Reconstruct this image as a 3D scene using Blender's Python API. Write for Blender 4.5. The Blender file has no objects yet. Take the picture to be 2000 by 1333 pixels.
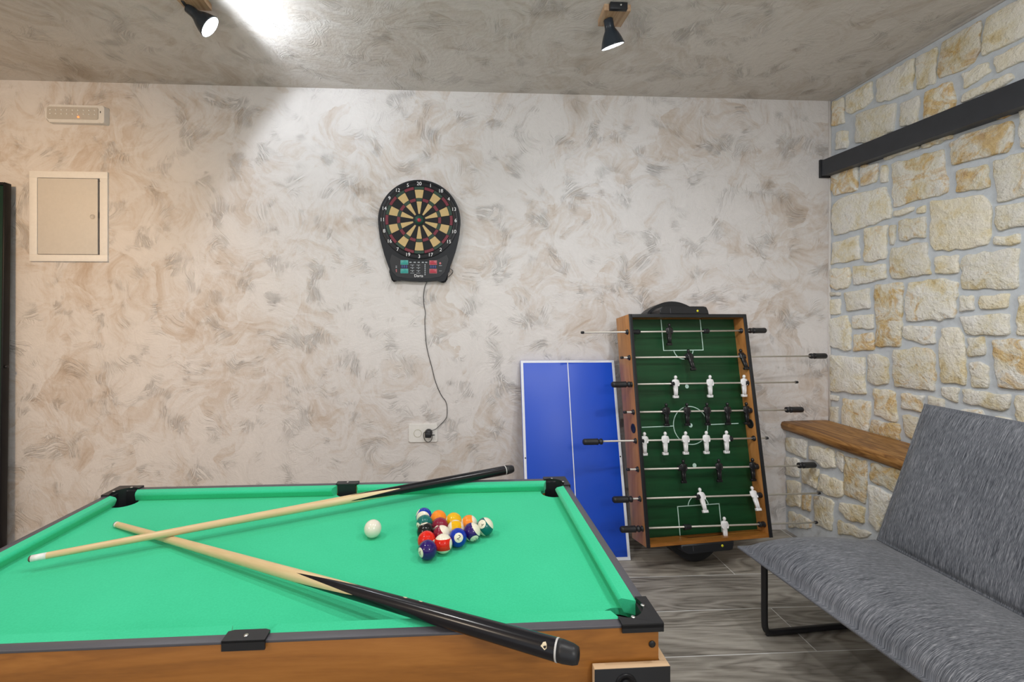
import bpy, bmesh, math, random
from mathutils import Vector, Matrix, Euler

S = bpy.context.scene
COL = S.collection
PI = math.pi

# ------------------------------------------------------------------ camera, world, lights, exposure
CAM_H = 1.25
cam_d = bpy.data.cameras.new('camera')
cam_d.sensor_width = 36.0
cam_d.lens = 860.0 * 36.0 / 2000.0
cam_d.shift_x = 0.0285
cam_d.shift_y = -0.02325
cam_d.clip_start = 0.02
cam = bpy.data.objects.new('camera', cam_d)
COL.objects.link(cam)
cam.location = (0, 0, CAM_H)
cam.rotation_euler = (PI / 2, 0, -math.atan(43.0 / 860.0))
S.camera = cam

W = bpy.data.worlds.new('ambient_fill')  # even ambient fill, added; it enters through the open rear of the room
S.world = W
W.use_nodes = True
bg = W.node_tree.nodes['Background']
bg.inputs[0].default_value = (0.93, 0.96, 1.0, 1)
bg.inputs[1].default_value = 1.0

S.view_settings.view_transform = 'Standard'
S.view_settings.look = 'None'
S.view_settings.gamma = 1.0
S.view_settings.use_curve_mapping = False
S.view_settings.exposure = -0.20


def light(name, kind, loc, energy, color=(1, 1, 1), target=None, radius=0.05, angle=60, blend=0.3):
    d = bpy.data.lights.new(name, kind)
    d.energy = energy
    d.color = color
    if kind == 'AREA':
        d.size = radius
    else:
        d.shadow_soft_size = radius
    if kind == 'SPOT':
        d.spot_size = math.radians(angle)
        d.spot_blend = blend
    o = bpy.data.objects.new(name, d)
    COL.objects.link(o)
    o.location = loc
    if target is not None:
        o.rotation_euler = (Vector(target) - Vector(loc)).to_track_quat('-Z', 'Y').to_euler()
    return o


COOL = (0.85, 0.92, 1.0)
NEUT = (1.0, 0.985, 0.965)
WARM = (1.0, 0.60, 0.26)
# the ceiling lamps over the table, nearer than the frame shows
for lx, ly in ((-0.95, 0.75), (0.05, 0.62), (1.00, 0.75)):
    light('table_lamp_light', 'SPOT', (lx, ly, 2.40), 30, NEUT, (lx * 0.9, ly + 0.3, 0), 0.03, 150, 0.6)
# unseen fill points added behind the camera light the whole room, ceiling included
light('rear_fill_light', 'POINT', (-1.9, -0.6, 1.95), 38, (1.0, 0.84, 0.66), None, 0.16)
light('rear_fill_light', 'POINT', (0.9, -0.9, 1.95), 46, NEUT, None, 0.16)
# spots from out of view onto the plaster wall, the stone and the ceiling
light('wall_wash_light', 'SPOT', (0.55, 0.35, 2.40), 20, COOL, (0.60, 2.5, 1.6), 0.08, 110, 1.0)
light('warm_lamp_light', 'SPOT', (-2.0, 0.7, 2.2), 74, WARM, (-2.45, 2.5, 1.2), 0.10, 105, 1.0)
light('stone_fill_light', 'SPOT', (0.95, 0.9, 2.38), 20, COOL, (2.18, 1.7, 1.25), 0.04, 105, 1.0)  # added spot without a fixture, brightens the stone wall
light('ceiling_patch_light', 'SPOT', (-0.94, 1.72, 2.32), 6.0, COOL, (0.06, 1.82, 2.85), 0.03, 150, 0.35)

# ------------------------------------------------------------------ helpers
def tag(o, label=None, cat=None, group=None, kind=None):
    if label: o['label'] = label
    if cat: o['category'] = cat
    if group: o['group'] = group
    if kind: o['kind'] = kind
    return o


def empty(name, loc=(0, 0, 0), rot=(0, 0, 0), label=None, cat=None, group=None):
    o = bpy.data.objects.new(name, None)
    o.empty_display_size = 0.05
    COL.objects.link(o)
    o.location = loc
    o.rotation_euler = rot
    return tag(o, label, cat, group)


def copy_tree(o, parent=None):
    c = o.copy()
    COL.objects.link(c)
    if parent is not None:
        c.parent = parent
    for ch in list(o.children):
        copy_tree(ch, c)
    return c


class MB:
    """collects shapes into one mesh"""
    def __init__(self):
        self.bm = bmesh.new()
        self.uv = None

    def _mat(self, faces, mi, smooth=False):
        for f in faces:
            f.material_index = mi
            f.smooth = smooth

    def box(self, x0, x1, y0, y1, z0, z1, bev=0.0, mi=0, M=None, seg=2):
        r = bmesh.ops.create_cube(self.bm, size=1.0)
        vs = r['verts']
        for v in vs:
            v.co = Vector(((x0 + x1) / 2 + v.co.x * (x1 - x0), (y0 + y1) / 2 + v.co.y * (y1 - y0), (z0 + z1) / 2 + v.co.z * (z1 - z0)))
        fs = set(f for v in vs for f in v.link_faces)
        if bev > 0:
            es = list(set(e for v in vs for e in v.link_edges))
            r2 = bmesh.ops.bevel(self.bm, geom=es, offset=bev, segments=seg, affect='EDGES', profile=0.5)
            vs = list(set(list(r2['verts']) + [v for v in vs if v.is_valid]))
            fs = set(f for v in vs for f in v.link_faces)
        self._mat(fs, mi, bev > 0)
        if M is not None:
            bmesh.ops.transform(self.bm, matrix=M, verts=list(set(v for f in fs for v in f.verts)))
        return self

    def lathe(self, prof, seg=24, axis=None, mi=0, smooth=True, M=None, cap=True):
        """prof: list of (r, h) revolved about local Z; M places it"""
        rings = []
        vs_all = []
        for r, h in prof:
            if r < 1e-6:
                v = self.bm.verts.new((0, 0, h)); rings.append([v]); vs_all.append(v)
            else:
                ring = [self.bm.verts.new((r * math.cos(2 * PI * k / seg), r * math.sin(2 * PI * k / seg), h)) for k in range(seg)]
                rings.append(ring); vs_all += ring
        fs = []
        for a, b in zip(rings[:-1], rings[1:]):
            for k in range(seg):
                k2 = (k + 1) % seg
                if len(a) == 1 and len(b) == 1: continue
                if len(a) == 1: fs.append(self.bm.faces.new((a[0], b[k2], b[k])))
                elif len(b) == 1: fs.append(self.bm.faces.new((a[k], a[k2], b[0])))
                else: fs.append(self.bm.faces.new((a[k], a[k2], b[k2], b[k])))
        if cap:
            if len(rings[0]) > 2: fs.append(self.bm.faces.new(list(reversed(rings[0]))))
            if len(rings[-1]) > 2: fs.append(self.bm.faces.new(rings[-1]))
        self._mat(fs, mi, smooth)
        if M is not None:
            bmesh.ops.transform(self.bm, matrix=M, verts=vs_all)
        return self

    def cyl(self, p0, p1, r, r1=None, seg=16, mi=0, smooth=True):
        p0 = Vector(p0); p1 = Vector(p1)
        d = p1 - p0
        M = Matrix.Translation(p0) @ d.to_track_quat('Z', 'Y').to_matrix().to_4x4()
        return self.lathe([(r, 0), (r if r1 is None else r1, d.length)], seg, mi=mi, smooth=smooth, M=M)

    def prism(self, pts, h0, h1, M=None, mi=0, bev=0.0, smooth=False):
        """polygon pts (x, y) extruded from z=h0 to z=h1"""
        lo = [self.bm.verts.new((x, y, h0)) for x, y in pts]
        hi = [self.bm.verts.new((x, y, h1)) for x, y in pts]
        n = len(pts)
        fs = [self.bm.faces.new(list(reversed(lo))), self.bm.faces.new(hi)]
        for k in range(n):
            fs.append(self.bm.faces.new((lo[k], lo[(k + 1) % n], hi[(k + 1) % n], hi[k])))
        vs = lo + hi
        self._mat(fs, mi, smooth)
        if bev > 0:
            es = list(fs[1].edges)
            r2 = bmesh.ops.bevel(self.bm, geom=es, offset=bev, segments=2, affect='EDGES')
            vs = list(set([v for v in vs if v.is_valid] + list(r2['verts'])))
            for f in r2['faces']: f.material_index = mi; f.smooth = True
        if M is not None:
            bmesh.ops.transform(self.bm, matrix=M, verts=list(set(vs)))
        return self

    def tube(self, pts, r, seg=10, mi=0, smooth_path=0, cap=True):
        pts = [Vector(p) for p in pts]
        for _ in range(smooth_path):
            q = [pts[0]]
            for a, b in zip(pts[:-1], pts[1:]):
                q += [a * 0.75 + b * 0.25, a * 0.25 + b * 0.75]
            q.append(pts[-1]); pts = q
        rings = []
        t = (pts[1] - pts[0]).normalized()
        up = Vector((0, 0, 1)) if abs(t.z) < 0.9 else Vector((1, 0, 0))
        u = t.cross(up).normalized()
        for k, p in enumerate(pts):
            if k == 0: t = (pts[1] - pts[0]).normalized()
            elif k == len(pts) - 1: t = (pts[-1] - pts[-2]).normalized()
            else: t = ((pts[k + 1] - p).normalized() + (p - pts[k - 1]).normalized()).normalized()
            u = (u - t * u.dot(t)).normalized()
            w = t.cross(u)
            rings.append([self.bm.verts.new(p + (u * math.cos(2 * PI * i / seg) + w * math.sin(2 * PI * i / seg)) * r) for i in range(seg)])
        fs = []
        for a, b in zip(rings[:-1], rings[1:]):
            for i in range(seg):
                fs.append(self.bm.faces.new((a[i], a[(i + 1) % seg], b[(i + 1) % seg], b[i])))
        if cap:
            fs.append(self.bm.faces.new(list(reversed(rings[0])))); fs.append(self.bm.faces.new(rings[-1]))
        self._mat(fs, mi, True)
        return self

    def poly(self, pts3, mi=0):
        f = self.bm.faces.new([self.bm.verts.new(p) for p in pts3])
        f.material_index = mi
        return self

    def sphere(self, c, r, seg=16, rings=10, mi=0, scale=(1, 1, 1)):
        rr = bmesh.ops.create_uvsphere(self.bm, u_segments=seg, v_segments=rings, radius=r)
        for v in rr['verts']:
            v.co = Vector((v.co.x * scale[0] + c[0], v.co.y * scale[1] + c[1], v.co.z * scale[2] + c[2]))
        self._mat(set(f for v in rr['verts'] for f in v.link_faces), mi, True)
        return self

    def build(self, name, mats, parent=None, fix=True):
        if fix:
            bmesh.ops.recalc_face_normals(self.bm, faces=self.bm.faces[:])
        me = bpy.data.meshes.new(name)
        self.bm.to_mesh(me)
        self.bm.free()
        if not isinstance(mats, (list, tuple)): mats = [mats]
        for m in mats: me.materials.append(m)
        o = bpy.data.objects.new(name, me)
        COL.objects.link(o)
        if parent is not None: o.parent = parent
        return o


def text_mesh(body, size, bold=0.0):
    c = bpy.data.curves.new('lettering', 'FONT')
    c.body = body
    c.size = size
    c.align_x = 'CENTER'
    c.align_y = 'CENTER'
    c.offset = bold
    o = bpy.data.objects.new('lettering', c)
    COL.objects.link(o)
    dg = bpy.context.evaluated_depsgraph_get()
    dg.update()
    me = bpy.data.meshes.new_from_object(o.evaluated_get(dg))
    COL.objects.unlink(o)
    bpy.data.objects.remove(o)
    return me


# ------------------------------------------------------------------ materials
class NT:
    def __init__(self, name):
        self.m = bpy.data.materials.new(name)
        self.m.use_nodes = True
        self.t = self.m.node_tree
        self.b = self.t.nodes['Principled BSDF']

    def n(self, kind, **kw):
        x = self.t.nodes.new(kind)
        for k, v in kw.items(): setattr(x, k, v)
        return x

    def l(self, a, b):
        self.t.links.new(a, b)

    def val(self, sock, v):
        if hasattr(v, 'is_output'): self.l(v, sock)
        else: sock.default_value = v

    def math(self, op, a, b=0.0, c=None, clamp=False):
        x = self.n('ShaderNodeMath', operation=op, use_clamp=clamp)
        self.val(x.inputs[0], a); self.val(x.inputs[1], b)
        if c is not None: self.val(x.inputs[2], c)
        return x.outputs[0]

    def vmath(self, op, a, b=(0, 0, 0), scale=None):
        x = self.n('ShaderNodeVectorMath', operation=op)
        self.val(x.inputs[0], a); self.val(x.inputs[1], b)
        if scale is not None: self.val(x.inputs['Scale'], scale)
        return x.outputs[0]

    def coord(self, kind='Object'):
        return self.n('ShaderNodeTexCoord').outputs[kind]

    def sep(self, v):
        return self.n('ShaderNodeSeparateXYZ'), v

    def mapping(self, v, scale=(1, 1, 1), rot=(0, 0, 0), loc=(0, 0, 0)):
        x = self.n('ShaderNodeMapping')
        self.l(v, x.inputs[0])
        self.val(x.inputs[1], loc); self.val(x.inputs[2], rot); self.val(x.inputs[3], scale)
        return x.outputs[0]

    def noise(self, v, scale, detail=3.0, rough=0.55, dist=0.0, out='Fac'):
        x = self.n('ShaderNodeTexNoise')
        self.l(v, x.inputs['Vector'])
        x.inputs['Scale'].default_value = scale
        x.inputs['Detail'].default_value = detail
        x.inputs['Roughness'].default_value = rough
        x.inputs['Distortion'].default_value = dist
        return x.outputs[out]

    def ramp(self, fac, stops, interp='LINEAR'):
        x = self.n('ShaderNodeValToRGB')
        self.l(fac, x.inputs[0])
        cr = x.color_ramp
        cr.interpolation = interp
        while len(cr.elements) > 1: cr.elements.remove(cr.elements[-1])
        cr.elements[0].position = stops[0][0]; cr.elements[0].color = (*stops[0][1], 1)
        for p, c in stops[1:]:
            e = cr.elements.new(p); e.color = (*c, 1)
        return x.outputs[0]

    def mix(self, fac, a, b, mode='MIX'):
        x = self.n('ShaderNodeMix', data_type='RGBA', blend_type=mode)
        self.val(x.inputs[0], fac)
        for s, v in ((x.inputs[6], a), (x.inputs[7], b)):
            if hasattr(v, 'is_output'): self.l(v, s)
            else: s.default_value = (*v, 1) if len(v) == 3 else v
        return x.outputs[2]

    def bump(self, h, dist=0.002, strength=1.0, prev=None):
        x = self.n('ShaderNodeBump')
        x.inputs['Strength'].default_value = strength
        x.inputs['Distance'].default_value = dist
        self.l(h, x.inputs['Height'])
        if prev is not None: self.l(prev, x.inputs['Normal'])
        return x.outputs[0]

    def out(self, color=None, rough=None, normal=None, metal=None, spec=None):
        if color is not None: self.val(self.b.inputs['Base Color'], color if hasattr(color, 'is_output') else (*color, 1))
        if rough is not None: self.val(self.b.inputs['Roughness'], rough)
        if normal is not None: self.l(normal, self.b.inputs['Normal'])
        if metal is not None: self.val(self.b.inputs['Metallic'], metal)
        if spec is not None: self.val(self.b.inputs['Specular IOR Level'], spec)
        return self.m


def plain(name, col, rough=0.5, metal=0.0, spec=0.5, nscale=60, namt=0.06, bump=0.0):
    """a plain coat with a faint mottling"""
    t = NT(name)
    f = t.noise(t.coord(), nscale, 3)
    c = t.mix(f, tuple(x * (1 - namt) for x in col), tuple(min(1, x * (1 + namt)) for x in col))
    nrm = t.bump(f, bump) if bump else None
    return t.out(c, rough, nrm, metal, spec)


def emit(name, col, strength):
    t = NT(name)
    t.b.inputs['Emission Color'].default_value = (*col, 1)
    t.b.inputs['Emission Strength'].default_value = strength
    return t.out(col, 0.4)


def plaster(name, plane, light_c, mid_c, dark_c, seed=0.0, bumpd=0.0075):
    """trowelled decorative plaster: patches of curved strokes, each patch with its own direction"""
    t = NT(name)
    co = t.coord()
    s = t.n('ShaderNodeSeparateXYZ'); t.l(co, s.inputs[0])
    c = t.n('ShaderNodeCombineXYZ')
    t.l(s.outputs[0], c.inputs[0])
    t.l(s.outputs[2 if plane == 'XZ' else 1], c.inputs[1])
    P = t.vmath('ADD', c.outputs[0], (seed, seed * 0.7, 0))
    wv = t.vmath('SUBTRACT', t.noise(P, 2.2, 2, out='Color'), (0.5, 0.5, 0.5))
    Q = t.vmath('ADD', P, t.vmath('SCALE', wv, scale=0.55))
    wv2 = t.vmath('SUBTRACT', t.noise(P, 9.0, 3, out='Color'), (0.5, 0.5, 0.5))
    Q2 = t.vmath('ADD', Q, t.vmath('SCALE', wv2, scale=0.09))
    layers = []
    for k, (sc, nsx, nsy) in enumerate(((3.4, 2.4, 10.0), (5.8, 3.6, 21.0), (9.0, 6.0, 46.0))):
        v = t.n('ShaderNodeTexVoronoi', feature='F1', voronoi_dimensions='2D')
        t.l(Q2, v.inputs['Vector'])
        v.inputs['Scale'].default_value = sc
        cs = t.n('ShaderNodeSeparateXYZ'); t.l(v.outputs['Color'], cs.inputs[0])
        rot = t.n('ShaderNodeVectorRotate', rotation_type='Z_AXIS')
        t.l(Q, rot.inputs['Vector'])
        t.l(t.math('MULTIPLY', cs.outputs[0], 6.283), rot.inputs['Angle'])
        mp = t.mapping(rot.outputs[0], (nsx, nsy, 1))
        off = t.vmath('ADD', mp, t.vmath('SCALE', v.outputs['Color'], scale=17.0))
        layers.append((t.noise(off, 1.0, 5, 0.66), cs.outputs[1], v.outputs['Distance']))
    big = t.noise(P, 1.7, 4, 0.6)
    a = t.math('MULTIPLY', layers[0][0], 0.50)
    a = t.math('MULTIPLY_ADD', layers[1][0], 0.34, a)
    a = t.math('MULTIPLY_ADD', t.math('SUBTRACT', layers[2][0], 0.5), 0.20, a)
    a = t.math('MULTIPLY_ADD', layers[0][1], 0.10, a)
    a = t.math('MULTIPLY_ADD', layers[1][1], 0.08, a)
    a = t.math('MULTIPLY_ADD', t.math('SUBTRACT', big, 0.5), 0.40, a)
    fine = t.noise(P, 45, 4, 0.6)
    a = t.math('MULTIPLY_ADD', t.math('SUBTRACT', fine, 0.5), 0.10, a)
    col = t.ramp(a, [(0.27, dark_c), (0.41, mid_c), (0.53, light_c), (0.70, tuple(min(1, x * 1.06) for x in light_c))])
    # trowel ridges: thin creases where the fine strokes cross their mid level
    r1 = t.math('ABSOLUTE', t.math('SUBTRACT', layers[2][0], 0.5))
    ridge = t.math('SUBTRACT', 1.0, t.math('MULTIPLY', r1, 13.0, clamp=True))
    gate = t.math('MULTIPLY', t.math('SUBTRACT', t.noise(P, 7.0, 3), 0.50), 8.0, clamp=True)
    h = t.math('MULTIPLY', t.math('MULTIPLY', ridge, gate), 0.30)
    h = t.math('MULTIPLY_ADD', layers[1][0], 0.35, h)
    h = t.math('MULTIPLY_ADD', layers[2][0], 0.22, h)
    h = t.math('MULTIPLY_ADD', fine, 0.25, h)
    return t.out(col, 0.72, t.bump(h, bumpd, 1.0), spec=0.25)


def wood(name, c0, c1, c2, axis='X', scale=1.0, rough=0.45, bump=0.0006, ring=14.0):
    t = NT(name)
    sc = {'X': (1.2, 9, 9), 'Y': (9, 1.2, 9), 'Z': (9, 9, 1.2)}[axis]
    co = t.mapping(t.coord(), tuple(x * scale for x in sc))
    n1 = t.noise(co, 1.0, 4, 0.6, 0.6)
    f2 = t.mapping(t.coord(), tuple(x * scale * 8 for x in sc))
    n2 = t.noise(f2, 1.0, 3, 0.6)
    w = t.math('FRACT', t.math('MULTIPLY', n1, ring))
    w = t.math('MULTIPLY', t.math('ABSOLUTE', t.math('SUBTRACT', w, 0.5)), 2.0)
    f = t.math('MULTIPLY_ADD', w, 0.35, t.math('MULTIPLY', n1, 0.4))
    f = t.math('MULTIPLY_ADD', n2, 0.35, f)
    col = t.ramp(f, [(0.28, c0), (0.52, c1), (0.78, c2)])
    return t.out(col, rough, t.bump(n2, bump))


M_WALL = plaster('plaster_wall', 'XZ', (0.70, 0.672, 0.658), (0.615, 0.55, 0.50), (0.50, 0.40, 0.32), 3.0)
M_CEIL = plaster('plaster_ceiling', 'XY', (0.66, 0.625, 0.59), (0.58, 0.53, 0.48), (0.46, 0.39, 0.325), 11.0)


def stone_material():
    t = NT('limestone')
    co = t.coord()
    at = t.n('ShaderNodeAttribute', attribute_name='tone')
    at2 = t.n('ShaderNodeAttribute', attribute_name='stain')
    n = t.noise(t.vmath('ADD', co, at.outputs['Vector']), 7.0, 6, 0.62, 0.4)
    n2 = t.noise(co, 38.0, 5, 0.65)
    n3 = t.noise(t.vmath('ADD', co, (5, 3, 1)), 11.0, 5, 0.68, 1.2)
    base = t.ramp(t.math('MULTIPLY_ADD', t.math('SUBTRACT', n2, 0.5), 0.35, n), [(0.26, (0.58, 0.46, 0.24)), (0.37, (0.76, 0.68, 0.48)), (0.46, (0.82, 0.79, 0.68)), (0.58, (0.85, 0.835, 0.78)), (0.78, (0.78, 0.77, 0.75))])
    st = t.math('MULTIPLY', t.math('SUBTRACT', n3, t.math('SUBTRACT', 0.66, t.math('MULTIPLY', at2.outputs['Fac'], 0.26))), 7.0, clamp=True)
    och = t.ramp(n2, [(0.3, (0.48, 0.24, 0.06)), (0.55, (0.72, 0.48, 0.15)), (0.8, (0.78, 0.60, 0.28))])
    c = t.mix(t.math('MULTIPLY', st, 0.75), base, och)
    pit = t.math('MULTIPLY', t.math('SUBTRACT', 0.36, n2), 7.0, clamp=True)
    c = t.mix(t.math('MULTIPLY', pit, 0.35), c, (0.36, 0.31, 0.22))
    c = t.mix(1.0, c, t.ramp(at.outputs['Fac'], [(0.0, (0.86, 0.84, 0.80)), (0.5, (1, 1, 1)), (1.0, (1, 0.95, 0.84))]), 'MULTIPLY')
    h = t.math('MULTIPLY_ADD', n2, 0.5, t.math('MULTIPLY', t.noise(co, 90.0, 4, 0.6), 0.22))
    h = t.math('ADD', h, t.math('MULTIPLY', n, 0.5))
    return t.out(c, 0.85, t.bump(h, 0.020, 1.0), spec=0.2)


M_STONE = stone_material()
M_MORTAR = plain('grey_mortar', (0.56, 0.60, 0.64), 0.9, spec=0.2, nscale=40, namt=0.10, bump=0.003)


def floor_material():
    t = NT('wood_look_tile')
    co = t.coord()
    s = t.n('ShaderNodeSeparateXYZ'); t.l(co, s.inputs[0])
    RH, BW = 0.2465, 1.20
    yy = t.math('SUBTRACT', s.outputs[1], 1.828 - 20 * RH)
    row = t.math('FLOOR', t.math('DIVIDE', yy, RH))
    fy = t.math('SUBTRACT', yy, t.math('MULTIPLY', row, RH))
    odd = t.math('MODULO', row, 2.0)
    xx = t.math('ADD', t.math('SUBTRACT', s.outputs[0], 1.33 - 20 * BW), t.math('MULTIPLY', t.math('SUBTRACT', 1.0, odd), 0.65))
    colm = t.math('FLOOR', t.math('DIVIDE', xx, BW))
    fx = t.math('SUBTRACT', xx, t.math('MULTIPLY', colm, BW))
    G = 0.0019
    ex = t.math('MINIMUM', fx, t.math('SUBTRACT', BW, fx))
    ey = t.math('MINIMUM', fy, t.math('SUBTRACT', RH, fy))
    e = t.math('MINIMUM', ex, ey)
    grout = t.math('LESS_THAN', e, G)
    pid = t.math('ADD', t.math('MULTIPLY', row, 3.71), t.math('MULTIPLY', colm, 7.13))
    wn = t.n('ShaderNodeTexWhiteNoise', noise_dimensions='1D'); t.l(pid, wn.inputs['W'])
    offv = t.n('ShaderNodeCombineXYZ')
    t.l(t.math('MULTIPLY', wn.outputs[0], 9.0), offv.inputs[0]); t.l(t.math('MULTIPLY', pid, 1.37), offv.inputs[1])
    P = t.vmath('ADD', co, offv.outputs[0])
    n1 = t.noise(t.mapping(P, (0.9, 5.0, 1)), 1.0, 3, 0.5, 0.8)
    rings = t.math('FRACT', t.math('MULTIPLY', n1, 13.0))
    rings = t.math('MULTIPLY', t.math('ABSOLUTE', t.math('SUBTRACT', rings, 0.5)), 2.0)
    n2 = t.noise(t.mapping(P, (6.0, 110.0, 1)), 1.0, 4, 0.6)
    n3 = t.noise(t.mapping(P, (2.0, 9.0, 1)), 1.0, 4, 0.6)
    f = t.math('MULTIPLY', rings, 0.22)
    f = t.math('MULTIPLY_ADD', n2, 0.40, f)
    f = t.math('MULTIPLY_ADD', n3, 0.38, f)
    c = t.ramp(f, [(0.28, (0.110, 0.098, 0.085)), (0.42, (0.24, 0.222, 0.195)), (0.56, (0.36, 0.338, 0.302)), (0.75, (0.50, 0.475, 0.43))])
    c = t.mix(1.0, c, t.ramp(wn.outputs[0], [(0, (0.86, 0.86, 0.87)), (1, (1.1, 1.08, 1.02))]), 'MULTIPLY')
    c = t.mix(grout, c, (0.72, 0.72, 0.70))
    h = t.math('SUBTRACT', t.math('MULTIPLY', f, 0.5), t.math('MULTIPLY', grout, 0.5))
    return t.out(c, t.math('MULTIPLY_ADD', n2, 0.25, 0.28), t.bump(h, 0.0012, 0.6), spec=0.4)


M_FLOOR = floor_material()
M_OAK = wood('oak_ledge', (0.12, 0.048, 0.013), (0.29, 0.135, 0.035), (0.42, 0.22, 0.07), 'Y', 1.3, 0.5, 0.003, 6.0)
M_CHERRY = wood('cherry_laminate', (0.24, 0.092, 0.016), (0.335, 0.130, 0.023), (0.41, 0.170, 0.034), 'X', 1.8, 0.38, 0.0002, 3.0)
M_CHERRY_V = wood('cherry_laminate_upright', (0.34, 0.135, 0.035), (0.46, 0.20, 0.055), (0.55, 0.26, 0.085), 'Z', 0.8, 0.38, 0.0002, 5.0)
M_MDF = plain('raw_board_edge', (0.62, 0.44, 0.27), 0.7)
M_BLACK = plain('black_plastic', (0.016, 0.017, 0.020), 0.40, spec=0.4)
M_BLACKG = plain('glossy_black', (0.006, 0.006, 0.008), 0.35, spec=0.3)
M_RAIL = plain('grey_black_trim', (0.085, 0.085, 0.10), 0.42)
M_STEEL = plain('black_steel', (0.030, 0.033, 0.040), 0.42, spec=0.5, nscale=14, namt=0.25)
M_CHROME = plain('chrome', (0.66, 0.63, 0.57), 0.42, 0.5)
M_SCREW = plain('screw_steel', (0.70, 0.70, 0.70), 0.3, 1.0)
M_WHITE = plain('white_plastic', (0.74, 0.73, 0.71), 0.4)
M_WHITEP = plain('white_player_plastic', (0.86, 0.86, 0.87), 0.4)
M_LINE = plain('pale_line', (0.52, 0.72, 0.64), 0.5)
M_WLINE = plain('white_line', (0.80, 0.83, 0.90), 0.5)
M_BLUE = plain('blue_board', (0.008, 0.075, 0.58), 0.38, nscale=3, namt=0.10)
M_PITCH = None


def felt():
    t = NT('green_felt')
    co = t.coord()
    n = t.noise(co, 260, 4, 0.7)
    n2 = t.noise(co, 5, 3)
    f = t.math('MULTIPLY_ADD', n, 0.6, t.math('MULTIPLY', n2, 0.4))
    c = t.ramp(f, [(0.3, (0.032, 0.52, 0.265)), (0.7, (0.050, 0.62, 0.335))])
    t.b.inputs['Sheen Weight'].default_value = 0.25
    t.b.inputs['Sheen Tint'].default_value = (0.5, 1.0, 0.75, 1)
    return t.out(c, 0.95, t.bump(n, 0.0005, 0.5), spec=0.15)


M_FELT = felt()


def pitch():
    t = NT('foosball_pitch')
    n = t.noise(t.mapping(t.coord(), (2.0, 2.0, 26.0)), 1.0, 4, 0.6)
    c = t.ramp(n, [(0.3, (0.004, 0.036, 0.011)), (0.7, (0.009, 0.072, 0.024))])
    return t.out(c, 0.42, spec=0.4)


M_PITCH = pitch()


def fabric():
    t = NT('grey_heather_fabric')
    uv = t.coord('UV')
    n = t.noise(t.mapping(uv, (620, 10, 1)), 1.0, 3, 0.65)
    n2 = t.noise(t.mapping(uv, (1000, 45, 1)), 1.0, 2, 0.6)
    n3 = t.noise(uv, 4.0, 3)
    f = t.math('MULTIPLY_ADD', n2, 0.45, t.math('MULTIPLY', n, 0.55))
    f = t.math('MULTIPLY_ADD', t.math('SUBTRACT', n3, 0.5), 0.10, f)
    c = t.ramp(f, [(0.37, (0.026, 0.030, 0.038)), (0.46, (0.098, 0.108, 0.128)), (0.55, (0.20, 0.212, 0.240)), (0.67, (0.46, 0.475, 0.51))])
    t.b.inputs['Sheen Weight'].default_value = 0.15
    return t.out(c, 0.9, t.bump(f, 0.0012, 0.6), spec=0.2)


M_FABRIC = fabric()

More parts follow.
